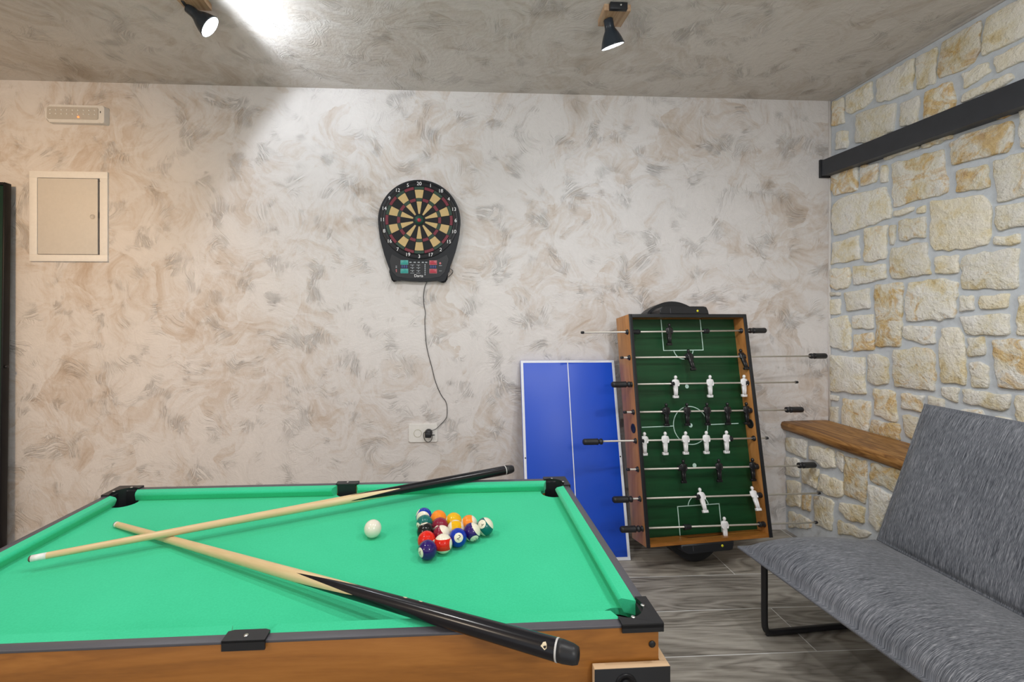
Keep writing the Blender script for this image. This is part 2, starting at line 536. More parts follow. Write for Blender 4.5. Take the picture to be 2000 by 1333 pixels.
# stone outlines on the right-hand wall, (Y, Z) in millimetres
WALL_STONES = '''2475,2516 2401,2506 2395,2352 2482,2372
2383,2506 2228,2504 2219,2407 2278,2381 2353,2384 2385,2411
2199,2496 2007,2498 2019,2345 2068,2347 2130,2350 2199,2376
2000,2494 1909,2492 1918,2324 1998,2336
1886,2496 1739,2497 1735,2377 1765,2334 1799,2322 1901,2338 1905,2401
1714,2491 1646,2493 1577,2495 1577,2336 1649,2336 1733,2339 1728,2432
1693,2313 1604,2316 1577,2315 1577,2233 1649,2246 1683,2240
1811,2311 1714,2308 1703,2260 1750,2247 1801,2237
1803,2218 1639,2221 1626,2193 1666,2177 1812,2183
1958,2306 1850,2301 1832,2206 1834,2193 1850,2124 1963,2169
2076,2311 1988,2309 1983,2266 1995,2179 2000,2161 2078,2195
2321,2368 2208,2353 2099,2327 2107,2228 2112,2189 2242,2179 2325,2211
2447,2325 2373,2302 2369,2229 2379,2204 2457,2222
2475,2114 2309,2115 2315,1948 2461,1957 2486,2003
2293,2076 2193,2058 2191,2003 2205,1959 2293,1962
2174,2037 2147,2031 2141,1940 2177,1946
2163,2079 1990,2079 1986,2053 2157,2055
1974,2073 1846,2063 1846,2043 1974,2046
2122,2027 1882,2011 1873,1895 1861,1849 1865,1809 1936,1806 2112,1802
1857,2026 1803,2043 1636,2030 1628,2004 1633,1938 1649,1907 1803,1921 1846,1922
1830,1896 1717,1886 1707,1786 1832,1798
1695,1891 1601,1890 1577,1888 1577,1720 1614,1718 1681,1714
1814,2068 1633,2067 1633,2051 1772,2063
1609,2064 1577,2064 1577,1900 1604,1907
2468,1908 2413,1935 2152,1922 2130,1848 2122,1753 2303,1732 2461,1725 2486,1823
2107,1783 2012,1784 2014,1763 2109,1755
1998,1771 1960,1779 1960,1740 2000,1745
1938,1792 1735,1764 1703,1709 1703,1650 1714,1551 1799,1542 1918,1556 1936,1587
1686,1704 1577,1696 1577,1602 1676,1598 1691,1635
2083,1731 1958,1725 1958,1622 2078,1629
2130,1718 2099,1714 2112,1614 2128,1619
2272,1731 2141,1723 2152,1549 2272,1549
2475,1688 2303,1701 2309,1649 2297,1568 2489,1558
1693,1581 1610,1578 1610,1538 1666,1539 1696,1548
2120,1602 1951,1602 1942,1474 1933,1449 2115,1444 2130,1479 2130,1546
1916,1528 1822,1526 1822,1443 1871,1443 1916,1452
1811,1504 1791,1521 1610,1520 1615,1370 1626,1361 1809,1372
2489,1534 2366,1532 2353,1467 2373,1417 2447,1407 2489,1431
2340,1534 2155,1526 2147,1449 2231,1435 2334,1429
2489,1398 2423,1394 2423,1373 2489,1374
2492,1353 2423,1356 2423,1268 2492,1265
2396,1390 2242,1408 2239,1296 2376,1282
2208,1422 2066,1424 2066,1275 2076,1103 2208,1097 2196,1196 2211,1304
2034,1419 1884,1428 1822,1403 1838,1245 1875,1245 1892,1231 1949,1238 1981,1231 2046,1230 2053,1315
1814,1346 1766,1344 1761,1280 1816,1272
1742,1340 1642,1346 1649,1287 1742,1284
1816,1254 1642,1264 1641,1185 1656,1176 1791,1177 1803,1214
2492,1241 2379,1262 2353,1181 2353,1067 2386,1056 2492,1081
2347,1256 2219,1266 2219,1188 2344,1187
2334,1154 2225,1171 2213,1131 2216,1077 2340,1059
2066,1205 1914,1208 1916,1128 1963,1120 2048,1142 2068,1159
1888,1201 1822,1207 1803,1170 1795,1073 1795,954 1888,951 1901,1087
1614,1334 1577,1340 1577,1180 1620,1178
2489,1030 2269,1035 2272,918 2260,835 2489,815
2245,1053 2202,1059 2141,1041 2138,911 2202,890 2251,910
2109,1088 1977,1107 1931,1101 1916,1052 1918,909 1986,905 2101,901 2112,992
1787,1162 1728,1171 1723,1093 1785,1078
1782,1055 1746,1065 1710,1045 1714,956 1770,949
1698,1158 1577,1166 1577,974 1676,964 1686,1021
2492,794 2433,795 2437,765 2492,761
2492,723 2437,733 2443,622 2492,621
2403,789 2237,803 2248,631 2409,618
2219,877 2104,875 2089,740 2099,722 2213,735
2231,707 2083,720 2078,635 2239,623
2073,875 1963,882 1977,799 2073,799
1945,887 1879,880 1879,839 1945,840
1892,934 1818,941 1826,872 1888,893
1807,939 1757,938 1639,945 1646,883 1689,870 1803,881
1855,840 1735,864 1721,825 1721,782 1850,772
1689,849 1636,849 1636,804 1689,790
1622,945 1577,952 1577,780 1620,788
2066,770 1993,772 2000,711 2014,658 2048,669'''
LEDGE_STONES = '''2492,545 2337,570 2345,463 2492,469
2318,548 2161,572 2158,524 2148,483 2228,455 2278,479 2318,472
2145,571 2107,572 2107,470 2148,499
2098,559 1978,576 1986,366 2098,366
1959,573 1809,585 1837,476 1962,486
2492,433 2395,447 2391,345 2492,325
2376,405 2256,440 2271,326 2368,324
2242,422 2104,428 2104,359 2135,335 2264,323
2486,298 2383,318 2380,180 2482,149
2368,258 2311,281 2311,187 2372,172
1970,468 1847,463 1886,360 1922,265 1965,294
2123,319 1986,350 1992,272 2085,249 2129,278
2292,282 2215,308 2161,302 2174,147 2278,132
2473,121 2360,141 2307,136 2307,100 2473,21
2135,226 1954,245 1981,211 2135,150'''

# ------------------------------------------------------------------ the room
WALL_Y, WALL_X, LEFT_X, CEIL, BACK = 2.5, 2.182, -3.3, 2.53, -2.4
m = MB(); m.box(LEFT_X - 0.1, WALL_X + 0.1, WALL_Y, WALL_Y + 0.1, -0.1, CEIL + 0.1)
wall_far = m.build('wall_far', M_WALL); tag(wall_far, kind='structure')
m = MB(); m.box(LEFT_X - 0.1, LEFT_X, BACK, WALL_Y, -0.1, CEIL + 0.1)
wl = m.build('wall_left', M_WALL); tag(wl, kind='structure')
m = MB(); m.box(LEFT_X, WALL_X, BACK, WALL_Y, -0.1, 0.0)
fl = m.build('floor', M_FLOOR); tag(fl, kind='structure')
m = MB(); m.box(LEFT_X, WALL_X, BACK, WALL_Y, CEIL, CEIL + 0.1)
ce = m.build('ceiling', M_CEIL); tag(ce, kind='structure')


def add_stones(bm, polys, X, thick, mi, tone, stain, rng):
    """each polygon (Y, Z in mm) becomes a rough rounded slab standing proud of the mortar toward -X"""
    for pl in polys:
        pts = [Vector((a / 1000.0, b / 1000.0)) for a, b in pl]
        n = len(pts)
        c = sum(pts, Vector((0, 0))) / n
        ring = []
        for k in range(n):
            p0, p1, p2 = pts[k - 1], pts[k], pts[(k + 1) % n]
            d0 = (p0 - p1).length; d1 = (p2 - p1).length
            rr = min(0.008, 0.3 * d0, 0.3 * d1)
            a = p1 + (p0 - p1).normalized() * rr
            b = p1 + (p2 - p1).normalized() * rr
            ring += [a, a * 0.25 + b * 0.25 + p1 * 0.5, b]
            seg_len = (p2 - p1).length - 2 * rr
            q = max(0, int(seg_len / 0.028))
            nb = p2 + (p1 - p2).normalized() * min(0.008, 0.3 * d1)
            for i in range(1, q + 1):
                w = i / (q + 1)
                e = b * (1 - w) + nb * w
                nrm = Vector((-(p2 - p1).y, (p2 - p1).x)).normalized()
                ring.append(e + nrm * rng.uniform(-0.006, 0.006))
        ang = [0]
        size = min((max(p.x for p in pts) - min(p.x for p in pts)), (max(p.y for p in pts) - min(p.y for p in pts)))
        inset = min(0.0055, size * 0.12)
        t = thick * rng.uniform(0.75, 1.15)
        levels = [(0.0, -0.002), (0.0, t * 0.55), (inset * 0.35, t * 0.88), (inset, t)]
        rings = []
        for ins, h in levels:
            vs = []
            for p in ring:
                dv = (c - p)
                q = p + dv.normalized() * min(ins, dv.length * 0.5)
                vs.append(bm.verts.new((X - h, q.x, q.y)))
            rings.append(vs)
        # inner rough plateau
        inner = []
        for p in ring:
            q = p * 0.5 + c * 0.5
            inner.append(bm.verts.new((X - t - rng.uniform(0.0, 0.004), q.x, q.y)))
        rings.append(inner)
        tv, sv = rng.random(), rng.random() ** 2.2
        fs = []
        N = len(ring)
        for a, b in zip(rings[:-1], rings[1:]):
            for k in range(N):
                fs.append(bm.faces.new((a[k], a[(k + 1) % N], b[(k + 1) % N], b[k])))
        cv = bm.verts.new((X - t - 0.002, c.x, c.y))
        for k in range(N):
            fs.append(bm.faces.new((inner[k], inner[(k + 1) % N], cv)))
        for f in fs:
            f.material_index = mi
            f.smooth = True
            f[tone] = tv
            f[stain] = sv


def parse(s):
    return [[tuple(map(int, q.split(','))) for q in ln.split()] for ln in s.strip().splitlines()]


def random_courses(y0, y1, z0, z1, rng):
    out = []
    z = z0
    while z < z1 - 40:
        h = min(rng.choice((90, 130, 170, 210)), z1 - z)
        y = y0 - rng.randint(0, 60)
        while y < y1 - 30:
            w = min(rng.choice((110, 150, 210, 260)), y1 - y)
            j = lambda: rng.randint(-7, 7)
            out.append([(y + 9 + j(), z + h - 9 + j()), (y + w - 9 + j(), z + h - 9 + j()), (y + w - 9 + j(), z + 9 + j()), (y + 9 + j(), z + 9 + j())])
            y += w
        z += h
    return out


def stone_wall(name, x0, x1, y0, y1, z0, z1, polys, thick, seed):
    m = MB()
    m.box(x0, x1, y0, y1, z0, z1)
    bm = m.bm
    tone = bm.faces.layers.float.new('tone'); stain = bm.faces.layers.float.new('stain')
    add_stones(bm, polys, x0, thick, 1, tone, stain, random.Random(seed))
    o = m.build(name, [M_MORTAR, M_STONE])
    tag(o, kind='structure')
    return o


LEDGE_X = 1.912
up_polys = parse(WALL_STONES) + random_courses(-2380, 1545, 640, 2520, random.Random(5))
stone_wall('wall_right', WALL_X, WALL_X + 0.12, BACK, WALL_Y, -0.1, CEIL + 0.1, up_polys, 0.013, 2)
lo_polys = parse(LEDGE_STONES) + random_courses(-2380, 1800, 10, 590, random.Random(8))
stone_wall('trim_1', LEDGE_X, WALL_X, BACK, WALL_Y, 0.0, 0.585, lo_polys, 0.012, 4)
# a thin plaster bead where the far wall and ceiling meet the stone
m = MB()
m.tube([(WALL_X - 0.004, WALL_Y - 0.004, 0.64), (WALL_X - 0.006, WALL_Y - 0.003, 1.2), (WALL_X - 0.003, WALL_Y - 0.004, 1.8), (WALL_X - 0.004, WALL_Y - 0.004, CEIL)], 0.008, 8)
m.tube([(WALL_X - 0.002, WALL_Y, CEIL - 0.002), (WALL_X - 0.002, BACK, CEIL - 0.002)], 0.008, 8)
tag(m.build('trim_2', plain('plaster_bead', (0.66, 0.63, 0.60), 0.8)), kind='structure')

# the rough oak plank on the low stone wall
m = MB()
rng = random.Random(3)
NY = 60
prof0 = [(1.896, 0.588), (1.884, 0.600), (1.880, 0.618), (1.886, 0.634), (1.902, 0.640), (2.05, 0.641), (WALL_X - 0.019, 0.641), (WALL_X - 0.019, 0.588)]
rings = []
for i in range(NY + 1):
    y = WALL_Y - 0.002 + (BACK - WALL_Y) * i / NY
    wob = 0.006 * math.sin(y * 5.1) + 0.004 * math.sin(y * 13.7 + 1)
    ring = []
    for k, (x, z) in enumerate(prof0):
        dx = wob + rng.uniform(-0.002, 0.002) if k < 5 else 0
        dz = rng.uniform(-0.0015, 0.0015) if 2 < k < 6 else 0
        ring.append(m.bm.verts.new((x + dx, y, z + dz)))
    rings.append(ring)
for a, b in zip(rings[:-1], rings[1:]):
    for k in range(len(prof0)):
        k2 = (k + 1) % len(prof0)
        f = m.bm.faces.new((a[k], a[k2], b[k2], b[k])); f.smooth = k < 5
m.bm.faces.new(rings[0]); m.bm.faces.new(list(reversed(rings[-1])))
tag(m.build('wooden_ledge', M_OAK), 'thick rough-edged brown oak plank on the low stone wall behind the sofa', 'ledge')

# black steel beam along the stone wall
br = empty('wall_beam', (0, 0, 0), label='long black steel beam fixed high across the stone wall', cat='beam')
m = MB()
bx0, bx1 = 2.118, WALL_X
def slab(y0, y1, z0a, z1a, z0b, z1b, x0, x1):
    vs = []
    for y, z0, z1 in ((y0, z0a, z1a), (y1, z0b, z1b)):
        vs.append([m.bm.verts.new(p) for p in ((x0, y, z0), (x1, y, z0), (x1, y, z1), (x0, y, z1))])
    a, b = vs
    for k in range(4): m.bm.faces.new((a[k], a[(k + 1) % 4], b[(k + 1) % 4], b[k]))
    m.bm.faces.new(list(reversed(a))); m.bm.faces.new(b)
sl = 0.032 / 0.95
yb = BACK + 0.01
slab(2.488, yb, 2.080, 2.172, 2.080 - sl * (2.488 - yb), 2.172 - sl * 0.7 * (2.488 - yb), bx0, bx1)
m.build('beam', M_STEEL, br)
m = MB(); m.box(2.112, WALL_X, 2.487, 2.4985, 2.072, 2.178, 0.001)
m.build('end_plate', M_BLACK, br)

# ------------------------------------------------------------------ things on the far wall
# access panel
ap = empty('access_panel', (-2.118, WALL_Y, 1.552), label='white square metal access panel with a round lock, flush on the far wall', cat='panel')
AW, AH = 0.404, 0.487
m = MB()
fw, fd = 0.040, 0.012
hw = AW / 2
for bx in ((-hw, hw, -fd, 0, 0, fw * 0.9), (-hw, hw, -fd, 0, AH - fw * 0.9, AH), (-hw, -hw + fw, -fd, 0, fw * 0.9, AH - fw * 0.9), (hw - fw, hw, -fd, 0, fw * 0.9, AH - fw * 0.9)):
    m.box(*bx, 0.0012)
m.build('panel_frame', plain('panel_frame_white', (0.84, 0.83, 0.81), 0.45), ap)
m = MB()
m.box(-hw + fw + 0.0025, hw - fw - 0.012, -0.010, -0.002, fw * 0.9 + 0.003, AH - fw * 0.9 - 0.002, 0.001)
m.box(-hw + fw, hw - fw, -0.003, 0, fw * 0.9, AH - fw * 0.9, mi=1)
dr = m.build('panel_door', [plain('panel_door_white', (0.66, 0.63, 0.59), 0.5), M_RAIL], ap)
m = MB(); m.lathe([(0.0, 0.0), (0.0135, 0.0), (0.0135, 0.0022), (0.0115, 0.0026), (0.0115, 0.0016), (0, 0.0016)], 32, M=Matrix.Translation((hw - fw - 0.038, -0.010, 0.243)) @ Matrix.Rotation(PI / 2, 4, 'X'))
m.build('lock', plain('lock_cover', (0.60, 0.57, 0.53), 0.5), dr)
m = MB(); m.box(hw - fw - 0.0035, hw - fw - 0.001, -0.0125, -0.006, 0.235, 0.268); m.build('latch', M_BLACK, ap)
m = MB(); m.box(hw - fw - 0.004, hw - fw + 0.003, -0.0125, -0.008, AH - 0.052, AH - 0.049)
m.build('hinge_pin', M_BLACK, ap)

# emergency light
el = empty('emergency_light', (-2.070, WALL_Y, 2.343), label='small white emergency light with two rows of diodes, above the access panel', cat='light')
def rrect(x0, x1, y0, y1, r, n=5):
    pts = []
    for cx, cy, a0 in ((x1 - r, y1 - r, 0), (x0 + r, y1 - r, 90), (x0 + r, y0 + r, 180), (x1 - r, y0 + r, 270)):
        for k in range(n + 1):
            a = math.radians(a0 + 90 * k / n)
            pts.append((cx + r * math.cos(a), cy + r * math.sin(a)))
    return pts
FRONT = Matrix.Rotation(PI / 2, 4, 'X')       # local z -> -Y, local y -> Z
m = MB(); m.prism(rrect(-0.152, 0.150, -0.047, 0.047, 0.022), 0, 0.030, FRONT, bev=0.008)
m.prism(rrect(0.128, 0.156, -0.050, 0.044, 0.008), 0, 0.036, FRONT, bev=0.003)
m.build('housing', M_WHITE, el)
m = MB(); m.prism(rrect(-0.140, 0.122, -0.030, 0.034, 0.008), 0.028, 0.0335, FRONT, bev=0.001)
lens = m.build('lens', plain('smoky_lens', (0.52, 0.49, 0.45), 0.15), el)
dm = None
for j in range(2):
    for i in range(9):
        if dm is None:
            m = MB(); m.sphere((0, 0, 0), 0.0042, 10, 6, scale=(1, 1, 1))
            dm = m.build('diode', plain('diode_glass', (0.80, 0.79, 0.76), 0.1), lens); o = dm
        else:
            o = dm.copy(); COL.objects.link(o); o.parent = lens
        o.location = (-0.122 + i * 0.0285, -0.034, 0.017 - j * 0.021)
m = MB(); m.sphere((0, 0, 0), 0.0052, 12, 8)
o = m.build('indicator_lamp', emit('orange_indicator', (1.0, 0.22, 0.06), 2.2), el); o.location = (0.022, -0.034, -0.019)
m = MB(); m.box(0.136, 0.139, -0.0375, -0.030, 0.004, 0.014); m.build('test_slot', M_BLACK, el)

# wall socket
ws = empty('wall_socket', (-0.212, WALL_Y, 0.597), label='white double wall socket below the dartboard, one side in use', cat='socket')
m = MB(); m.prism(rrect(-0.080, 0.080, -0.050, 0.050, 0.006), 0, 0.009, FRONT, bev=0.002)
m.build('cover_plate', plain('socket_white', (0.80, 0.79, 0.76), 0.4), ws)
for sx in (-0.030, 0.028):
    m = MB()
    Mx = Matrix.Translation((sx, -0.009, 0.0)) @ Matrix.Rotation(PI / 2, 4, 'X')
    m.lathe([(0.0225, -0.002), (0.0225, 0.0015), (0.020, 0.0018), (0.0185, -0.006), (0, -0.006)], 32, M=Mx)
    oo = m.build('socket_recess', plain('socket_inner', (0.56, 0.54, 0.44), 0.5), ws)
    m = MB(); m.lathe([(0, 0), (0.0028, 0), (0.0028, 0.001), (0, 0.001)], 10, M=Matrix.Translation((sx - 0.0095, -0.0032, 0)) @ Matrix.Rotation(PI / 2, 4, 'X'))
    m.lathe([(0, 0), (0.0028, 0), (0.0028, 0.001), (0, 0.001)], 10, M=Matrix.Translation((sx + 0.0095, -0.0032, 0)) @ Matrix.Rotation(PI / 2, 4, 'X'))
    m.build('pin_hole', M_BLACK, oo)

# dartboard
DC = Vector((-0.231, WALL_Y, 1.790))
db = empty('dartboard', (DC.x, WALL_Y, DC.z), label='black electronic dartboard with a beige and black target, hung on the far wall', cat='dartboard')
K = 0.000536
def dz(u, v):
    return ((u - 583) * K, (553 - v) * K)
outl = []
R0 = 0.2285
for a in range(-2, 183, 4):
    outl.append((R0 * math.cos(math.radians(a)) + 0.001, R0 * math.sin(math.radians(a)) - 0.003))
for u, v in ((166, 650), (178, 740), (200, 830), (222, 910), (248, 990), (276, 1062), (287, 1095), (286, 1140), (298, 1176), (316, 1192), (346, 1180), (372, 1172), (420, 1178), (480, 1184), (583, 1190), (690, 1186), (760, 1178), (796, 1180), (832, 1200), (856, 1190), (874, 1160), (880, 1108), (884, 1078), (908, 1015), (934, 945), (962, 860), (984, 770), (1000, 690)):
    outl.append(dz(u, v))
m = MB(); m.prism(outl, 0.0, 0.034, FRONT, bev=0.007)
m.build('housing', plain('dark_grey_plastic', (0.016, 0.018, 0.022), 0.45, spec=0.25), db)
def ring_pts(r, n=80):
    return [(r * math.cos(2 * PI * k / n), r * math.sin(2 * PI * k / n)) for k in range(n)]
m = MB(); m.lathe([(0, 0.030), (0.2165, 0.030), (0.2165, 0.0365), (0.2145, 0.0375), (0.190, 0.0375), (0.1885, 0.0360), (0, 0.0360)], 96, M=FRONT)
nr = m.build('number_ring', M_BLACKG, db)
order = [20, 1, 18, 4, 13, 6, 10, 15, 2, 17, 3, 19, 7, 16, 8, 11, 14, 9, 12, 5]
for k, num in enumerate(order):
    a = math.radians(90 - 18 * k)
    me = text_mesh(str(num), 0.0275)
    me.materials.append(M_WHITEP)
    o = bpy.data.objects.new('number', me); COL.objects.link(o); o.parent = nr
    o.rotation_euler = (PI / 2, 0, 0)
    o.location = (0.2025 * math.cos(a), -0.0379, 0.2025 * math.sin(a))
# target: sectors x rings in one mesh, each cell a raised tile
M_TGT = [plain('target_black', (0.010, 0.011, 0.013), 0.55, spec=0.25), plain('target_beige', (0.56, 0.40, 0.17), 0.55), plain('target_red', (0.16, 0.008, 0.024), 0.5), plain('target_green', (0.007, 0.040, 0.022), 0.5)]
m = MB()
bnd = [0.0345, 0.1045, 0.1225, 0.1700, 0.1870]
for k in range(20):
    a0, a1 = math.radians(90 - 18 * k - 9), math.radians(90 - 18 * k + 9)
    beige = k % 2 == 0
    for j in range(4):
        r0, r1 = bnd[j] + 0.0008, bnd[j + 1] - 0.0008
        mi = (1 if beige else 0) if j in (0, 2) else (3 if beige else 2)
        g = 0.0016
        pts = []
        for i in range(5):
            a = a0 + g / r1 + (a1 - a0 - 2 * g / r1) * i / 4; pts.append((r1 * math.cos(a), r1 * math.sin(a)))
        for i in range(4, -1, -1):
            gg = min(g / r0, (a1 - a0) * 0.3)
            a = a0 + gg + (a1 - a0 - 2 * gg) * i / 4; pts.append((r0 * math.cos(a), r0 * math.sin(a)))
        m.prism(pts, 0.0355, 0.0385, FRONT, mi=mi)
tg = m.build('target', M_TGT, db)
m = MB(); m.lathe([(0.0, 0.035), (0.0262, 0.035), (0.0262, 0.0390), (0.0, 0.0390)], 40, M=FRONT)
bz = m.build('outer_bull', plain('bull_green', (0.012, 0.06, 0.040), 0.5), db)
m = MB(); m.lathe([(0.0, 0.035), (0.0105, 0.035), (0.0105, 0.0398), (0.0, 0.0398)], 32, M=FRONT)
m.build('bullseye', plain('bull_red', (0.42, 0.02, 0.04), 0.5), db)
# control strip with the two pairs of score windows
def prect(u0, u1, v0, v1, z0, z1, mb, mi=0, bev=0.0):
    (x0, zt), (x1, zb) = dz(u0, v0), dz(u1, v1)
    mb.box(x0, x1, -z1, -z0, zb, zt, bev, mi)
m = MB()
cp = [dz(u, v) for u, v in ((300, 905), (380, 955), (470, 985), (583, 992), (700, 985), (790, 955), (870, 905), (890, 960), (850, 1090), (800, 1140), (700, 1155), (583, 1160), (460, 1155), (350, 1140), (300, 1085), (275, 980))]
m.prism(cp, 0.0330, 0.0352, FRONT, bev=0.001)
pn = m.build('control_panel', plain('panel_black', (0.012, 0.013, 0.016), 0.35), db)
teal = plain('teal_window', (0.02, 0.30, 0.27), 0.3); redw = plain('red_window', (0.42, 0.03, 0.055), 0.3)
pale = plain('pale_print', (0.36, 0.39, 0.42), 0.5); bluew = plain('blue_key', (0.03, 0.05, 0.20), 0.4); tealp = plain('teal_print', (0.12, 0.55, 0.52), 0.5); redp = plain('pink_print', (0.62, 0.20, 0.22), 0.5)
for u0, mat, prn in ((395, teal, tealp), (692, redw, redp)):
    for v0 in (974, 1062):
        m = MB()
        prect(u0, u0 + 70, v0, v0 + 38, 0.0345, 0.0368, m, 0, 0.0005)
        m2 = MB()
        for a, b, c, d in ((u0 - 4, u0 + 74, v0 - 4, v0 - 1), (u0 - 4, u0 + 74, v0 + 39, v0 + 42), (u0 - 4, u0 - 1, v0 - 1, v0 + 39), (u0 + 71, u0 + 74, v0 - 1, v0 + 39)):
            prect(a, b, c, d, 0.0347, 0.0362, m2)
        w = m.build('score_window', mat, pn); m2.build('window_border', prn, w)
    for i in range(3):
        m = MB()
        prect(u0 + 4 + i * 23, u0 + 20 + i * 23, 1022, 1052, 0.0345, 0.0366, m, 0, 0.0008)
        m.build('key', bluew, pn)
def mark(u0, u1, v0, v1, mat=None):
    m = MB(); prect(u0, u1, v0, v1, 0.0350, 0.0357, m); m.build('printed_mark', mat or pale, pn)
for i, u in enumerate((492, 536, 578, 620, 655)): mark(u - 11, u + 11, 985, 996)
for u in (513, 575):
    for v in (1016, 1044, 1074, 1100): mark(u - 22, u + 18, v, v + 4)
    for v in (1028, 1056, 1086): mark(u - 5, u + 5, v - 5, v + 3)
for v in range(1010, 1112, 20): mark(638, 648, v, v + 13)
mark(788, 818, 1020, 1025); mark(788, 816, 1076, 1080)
for v in (1028, 1042): mark(340, 354, v, v + 7)
for u, v, r in ((800, 1000, 0.006), (347, 1072, 0.004), (348, 1088, 0.003)):
    m = MB(); x, z = dz(u, v); m.lathe([(0, 0), (r, 0), (r, 0.001), (0, 0.001)], 16, M=Matrix.Translation((x, -0.0349, z)) @ FRONT)
    m.build('red_button', redp, pn)
me = text_mesh("Darts", 0.022); me.materials.append(M_WHITEP)
o = bpy.data.objects.new('lettering', me); COL.objects.link(o); o.parent = pn
x, z = dz(577, 1131); o.location = (x, -0.0358, z); o.rotation_euler = (PI / 2, 0, 0)
# a small wire clip loop on the lower right
m = MB(); m.tube([(dz(878, 1060)[0], -0.02, dz(878, 1060)[1]), (dz(905, 1052)[0], -0.028, dz(905, 1052)[1]), (dz(936, 1078)[0], -0.022, dz(936, 1078)[1]), (dz(915, 1110)[0], -0.014, dz(915, 1110)[1]), (dz(880, 1138)[0], -0.012, dz(880, 1138)[1])], 0.0018, 6, smooth_path=2)
m.build('wire_loop', M_BLACK, db)

# power adapter and its cord
pa = empty('power_adapter', (-0.180, WALL_Y, 0.602), label='black round plug adapter with a thin cord running up to the dartboard', cat='power adapter')
m = MB(); m.lathe([(0, 0.0), (0.0200, 0.0), (0.0215, 0.006), (0.0205, 0.026), (0.0165, 0.034), (0.0, 0.036)], 28, M=Matrix.Translation((0, -0.0098, 0)) @ FRONT)
m.box(-0.019, 0.017, -0.050, -0.030, -0.022, 0.004, 0.005)
m.build('plug', M_BLACK, pa)
m = MB(); m.cyl((0.012, -0.040, -0.009), (0.036, -0.040, -0.008), 0.0035, 0.002, 10); m.build('cord_sleeve', M_BLACK, pa)
cordp = [(-0.176, 0.6140), (-0.142, 0.619), (-0.112, 0.645), (-0.086, 0.672), (-0.076, 0.694), (-0.078, 0.770), (-0.112, 0.808), (-0.146, 0.892), (-0.161, 0.960), (-0.180, 1.028), (-0.195, 1.096), (-0.200, 1.172), (-0.203, 1.240), (-0.197, 1.274), (-0.208, 1.316), (-0.210, 1.368), (-0.205, 1.418), (-0.191, 1.448)]
m = MB(); m.tube([(x + 0.180, -0.006 - (0.018 if i < 2 else 0.002 * (i % 2)), z - 0.602) for i, (x, z) in enumerate(cordp)], 0.0018, 8, smooth_path=2)
m.tube([(0.0, -0.036, 0.004), (-0.012, -0.044, 0.010), (-0.0285, -0.030, 0.004), (-0.027, -0.026, -0.020), (-0.022, -0.022, -0.040), (-0.008, -0.020, -0.053), (0.006, -0.020, -0.052), (0.018, -0.022, -0.038), (0.021, -0.026, -0.016), (0.018, -0.032, -0.004)], 0.0018, 8, smooth_path=2)
m.build('cord', plain('cord_black', (0.03, 0.03, 0.032), 0.5), pa)

# ------------------------------------------------------------------ ceiling spotlights
M_SHADE = plain('shade_blue_black', (0.018, 0.026, 0.036), 0.22)
M_SOCK = plain('shade_inner', (0.75, 0.77, 0.80), 0.35)
M_BLOCK = wood('spot_wood', (0.34, 0.20, 0.10), (0.46, 0.30, 0.18), (0.52, 0.36, 0.22), 'Y', 1.0, 0.5)
def spotlight(base, neck, mouth_c, label, bright, watts, cone):
    """wooden block on the ceiling, black bracket, bell shade aimed from neck to mouth"""
    t = empty('ceiling_spotlight', (base[0], base[1], CEIL), label=label, cat='spotlight', group='ceiling spotlights')
    o = Vector((base[0], base[1], CEIL))
    m = MB()
    m.prism([(-0.055, -0.045), (0.055, -0.045), (0.050, 0.055), (-0.050, 0.055)], -0.026, 0.0, bev=0.0)
    m.build('mounting_block', M_BLOCK, t)
    m = MB(); m.box(-0.036, 0.036, -0.062, -0.0452, -0.030, -0.002, 0.002)
    br = m.build('bracket', M_BLACK, t)
    m = MB(); m.lathe([(0, 0), (0.004, 0), (0.004, 0.002), (0, 0.002)], 12, M=Matrix.Translation((0.008, -0.0622, -0.014)) @ FRONT)
    m.build('screw', M_SCREW, br)
    n = Vector(neck) - o; c = Vector(mouth_c) - o
    m = MB(); m.tube([(n.x, 0.0, -0.024), (n.x, n.y * 0.5, -0.030), tuple(n + (c - n) * 0.10)], 0.006, 10)
    m.build('arm', M_BLACK, t)
    ax = (c - n)
    L = ax.length
    Mx = Matrix.Translation(n) @ ax.to_track_quat('Z', 'Y').to_matrix().to_4x4()
    prof = [(0, 0), (0.017, 0.0), (0.0195, 0.003), (0.0195, L * 0.30), (0.022, L * 0.40), (0.033, L * 0.58), (0.042, L * 0.78), (0.0465, L * 0.93), (0.0485, L * 0.955), (0.0485, L)]
    inn = [(0.0460, L), (0.0400, L * 0.80), (0.030, L * 0.60), (0.0, L * 0.5)]
    m = MB(); m.lathe(prof + inn[:1], 32, M=Mx, cap=False)
    sh = m.build('shade', M_SHADE, t)
    m = MB(); m.lathe(inn, 32, M=Mx, cap=False)
    m.build('reflector', M_SOCK, sh)
    m = MB(); m.lathe([(0, L * 0.55), (0.020, L * 0.62), (0.036, L * 0.86), (0.040, L * 0.93), (0.030, L * 0.97), (0.0, L * 0.98)], 28, M=Mx)
    m.build('bulb', emit('cool_bulb', (0.90, 0.96, 1.0), bright), t)
    d = ax.normalized()
    p = o + n + d * (L * 1.10)
    light('spot_bulb_light', 'SPOT', p, watts, COOL, p + d, 0.03, cone, 0.25 if cone > 150 else 1.0)
    return t
SPOT_MOUTH = [(0.651, 1.858, 2.412), (-1.028, 1.862, 2.442)]
spotlight((0.640, 1.815), (0.619, 1.825, 2.508), SPOT_MOUTH[0], 'black bell-shaped spotlight on a wooden ceiling block, pointing straight down, right of the two', 25, 9, 140)
spotlight((-1.068, 1.800), (-1.102, 1.835, 2.502), SPOT_MOUTH[1], 'black spotlight glaring white, tilted toward the room, left of the two', 40, 14, 158)

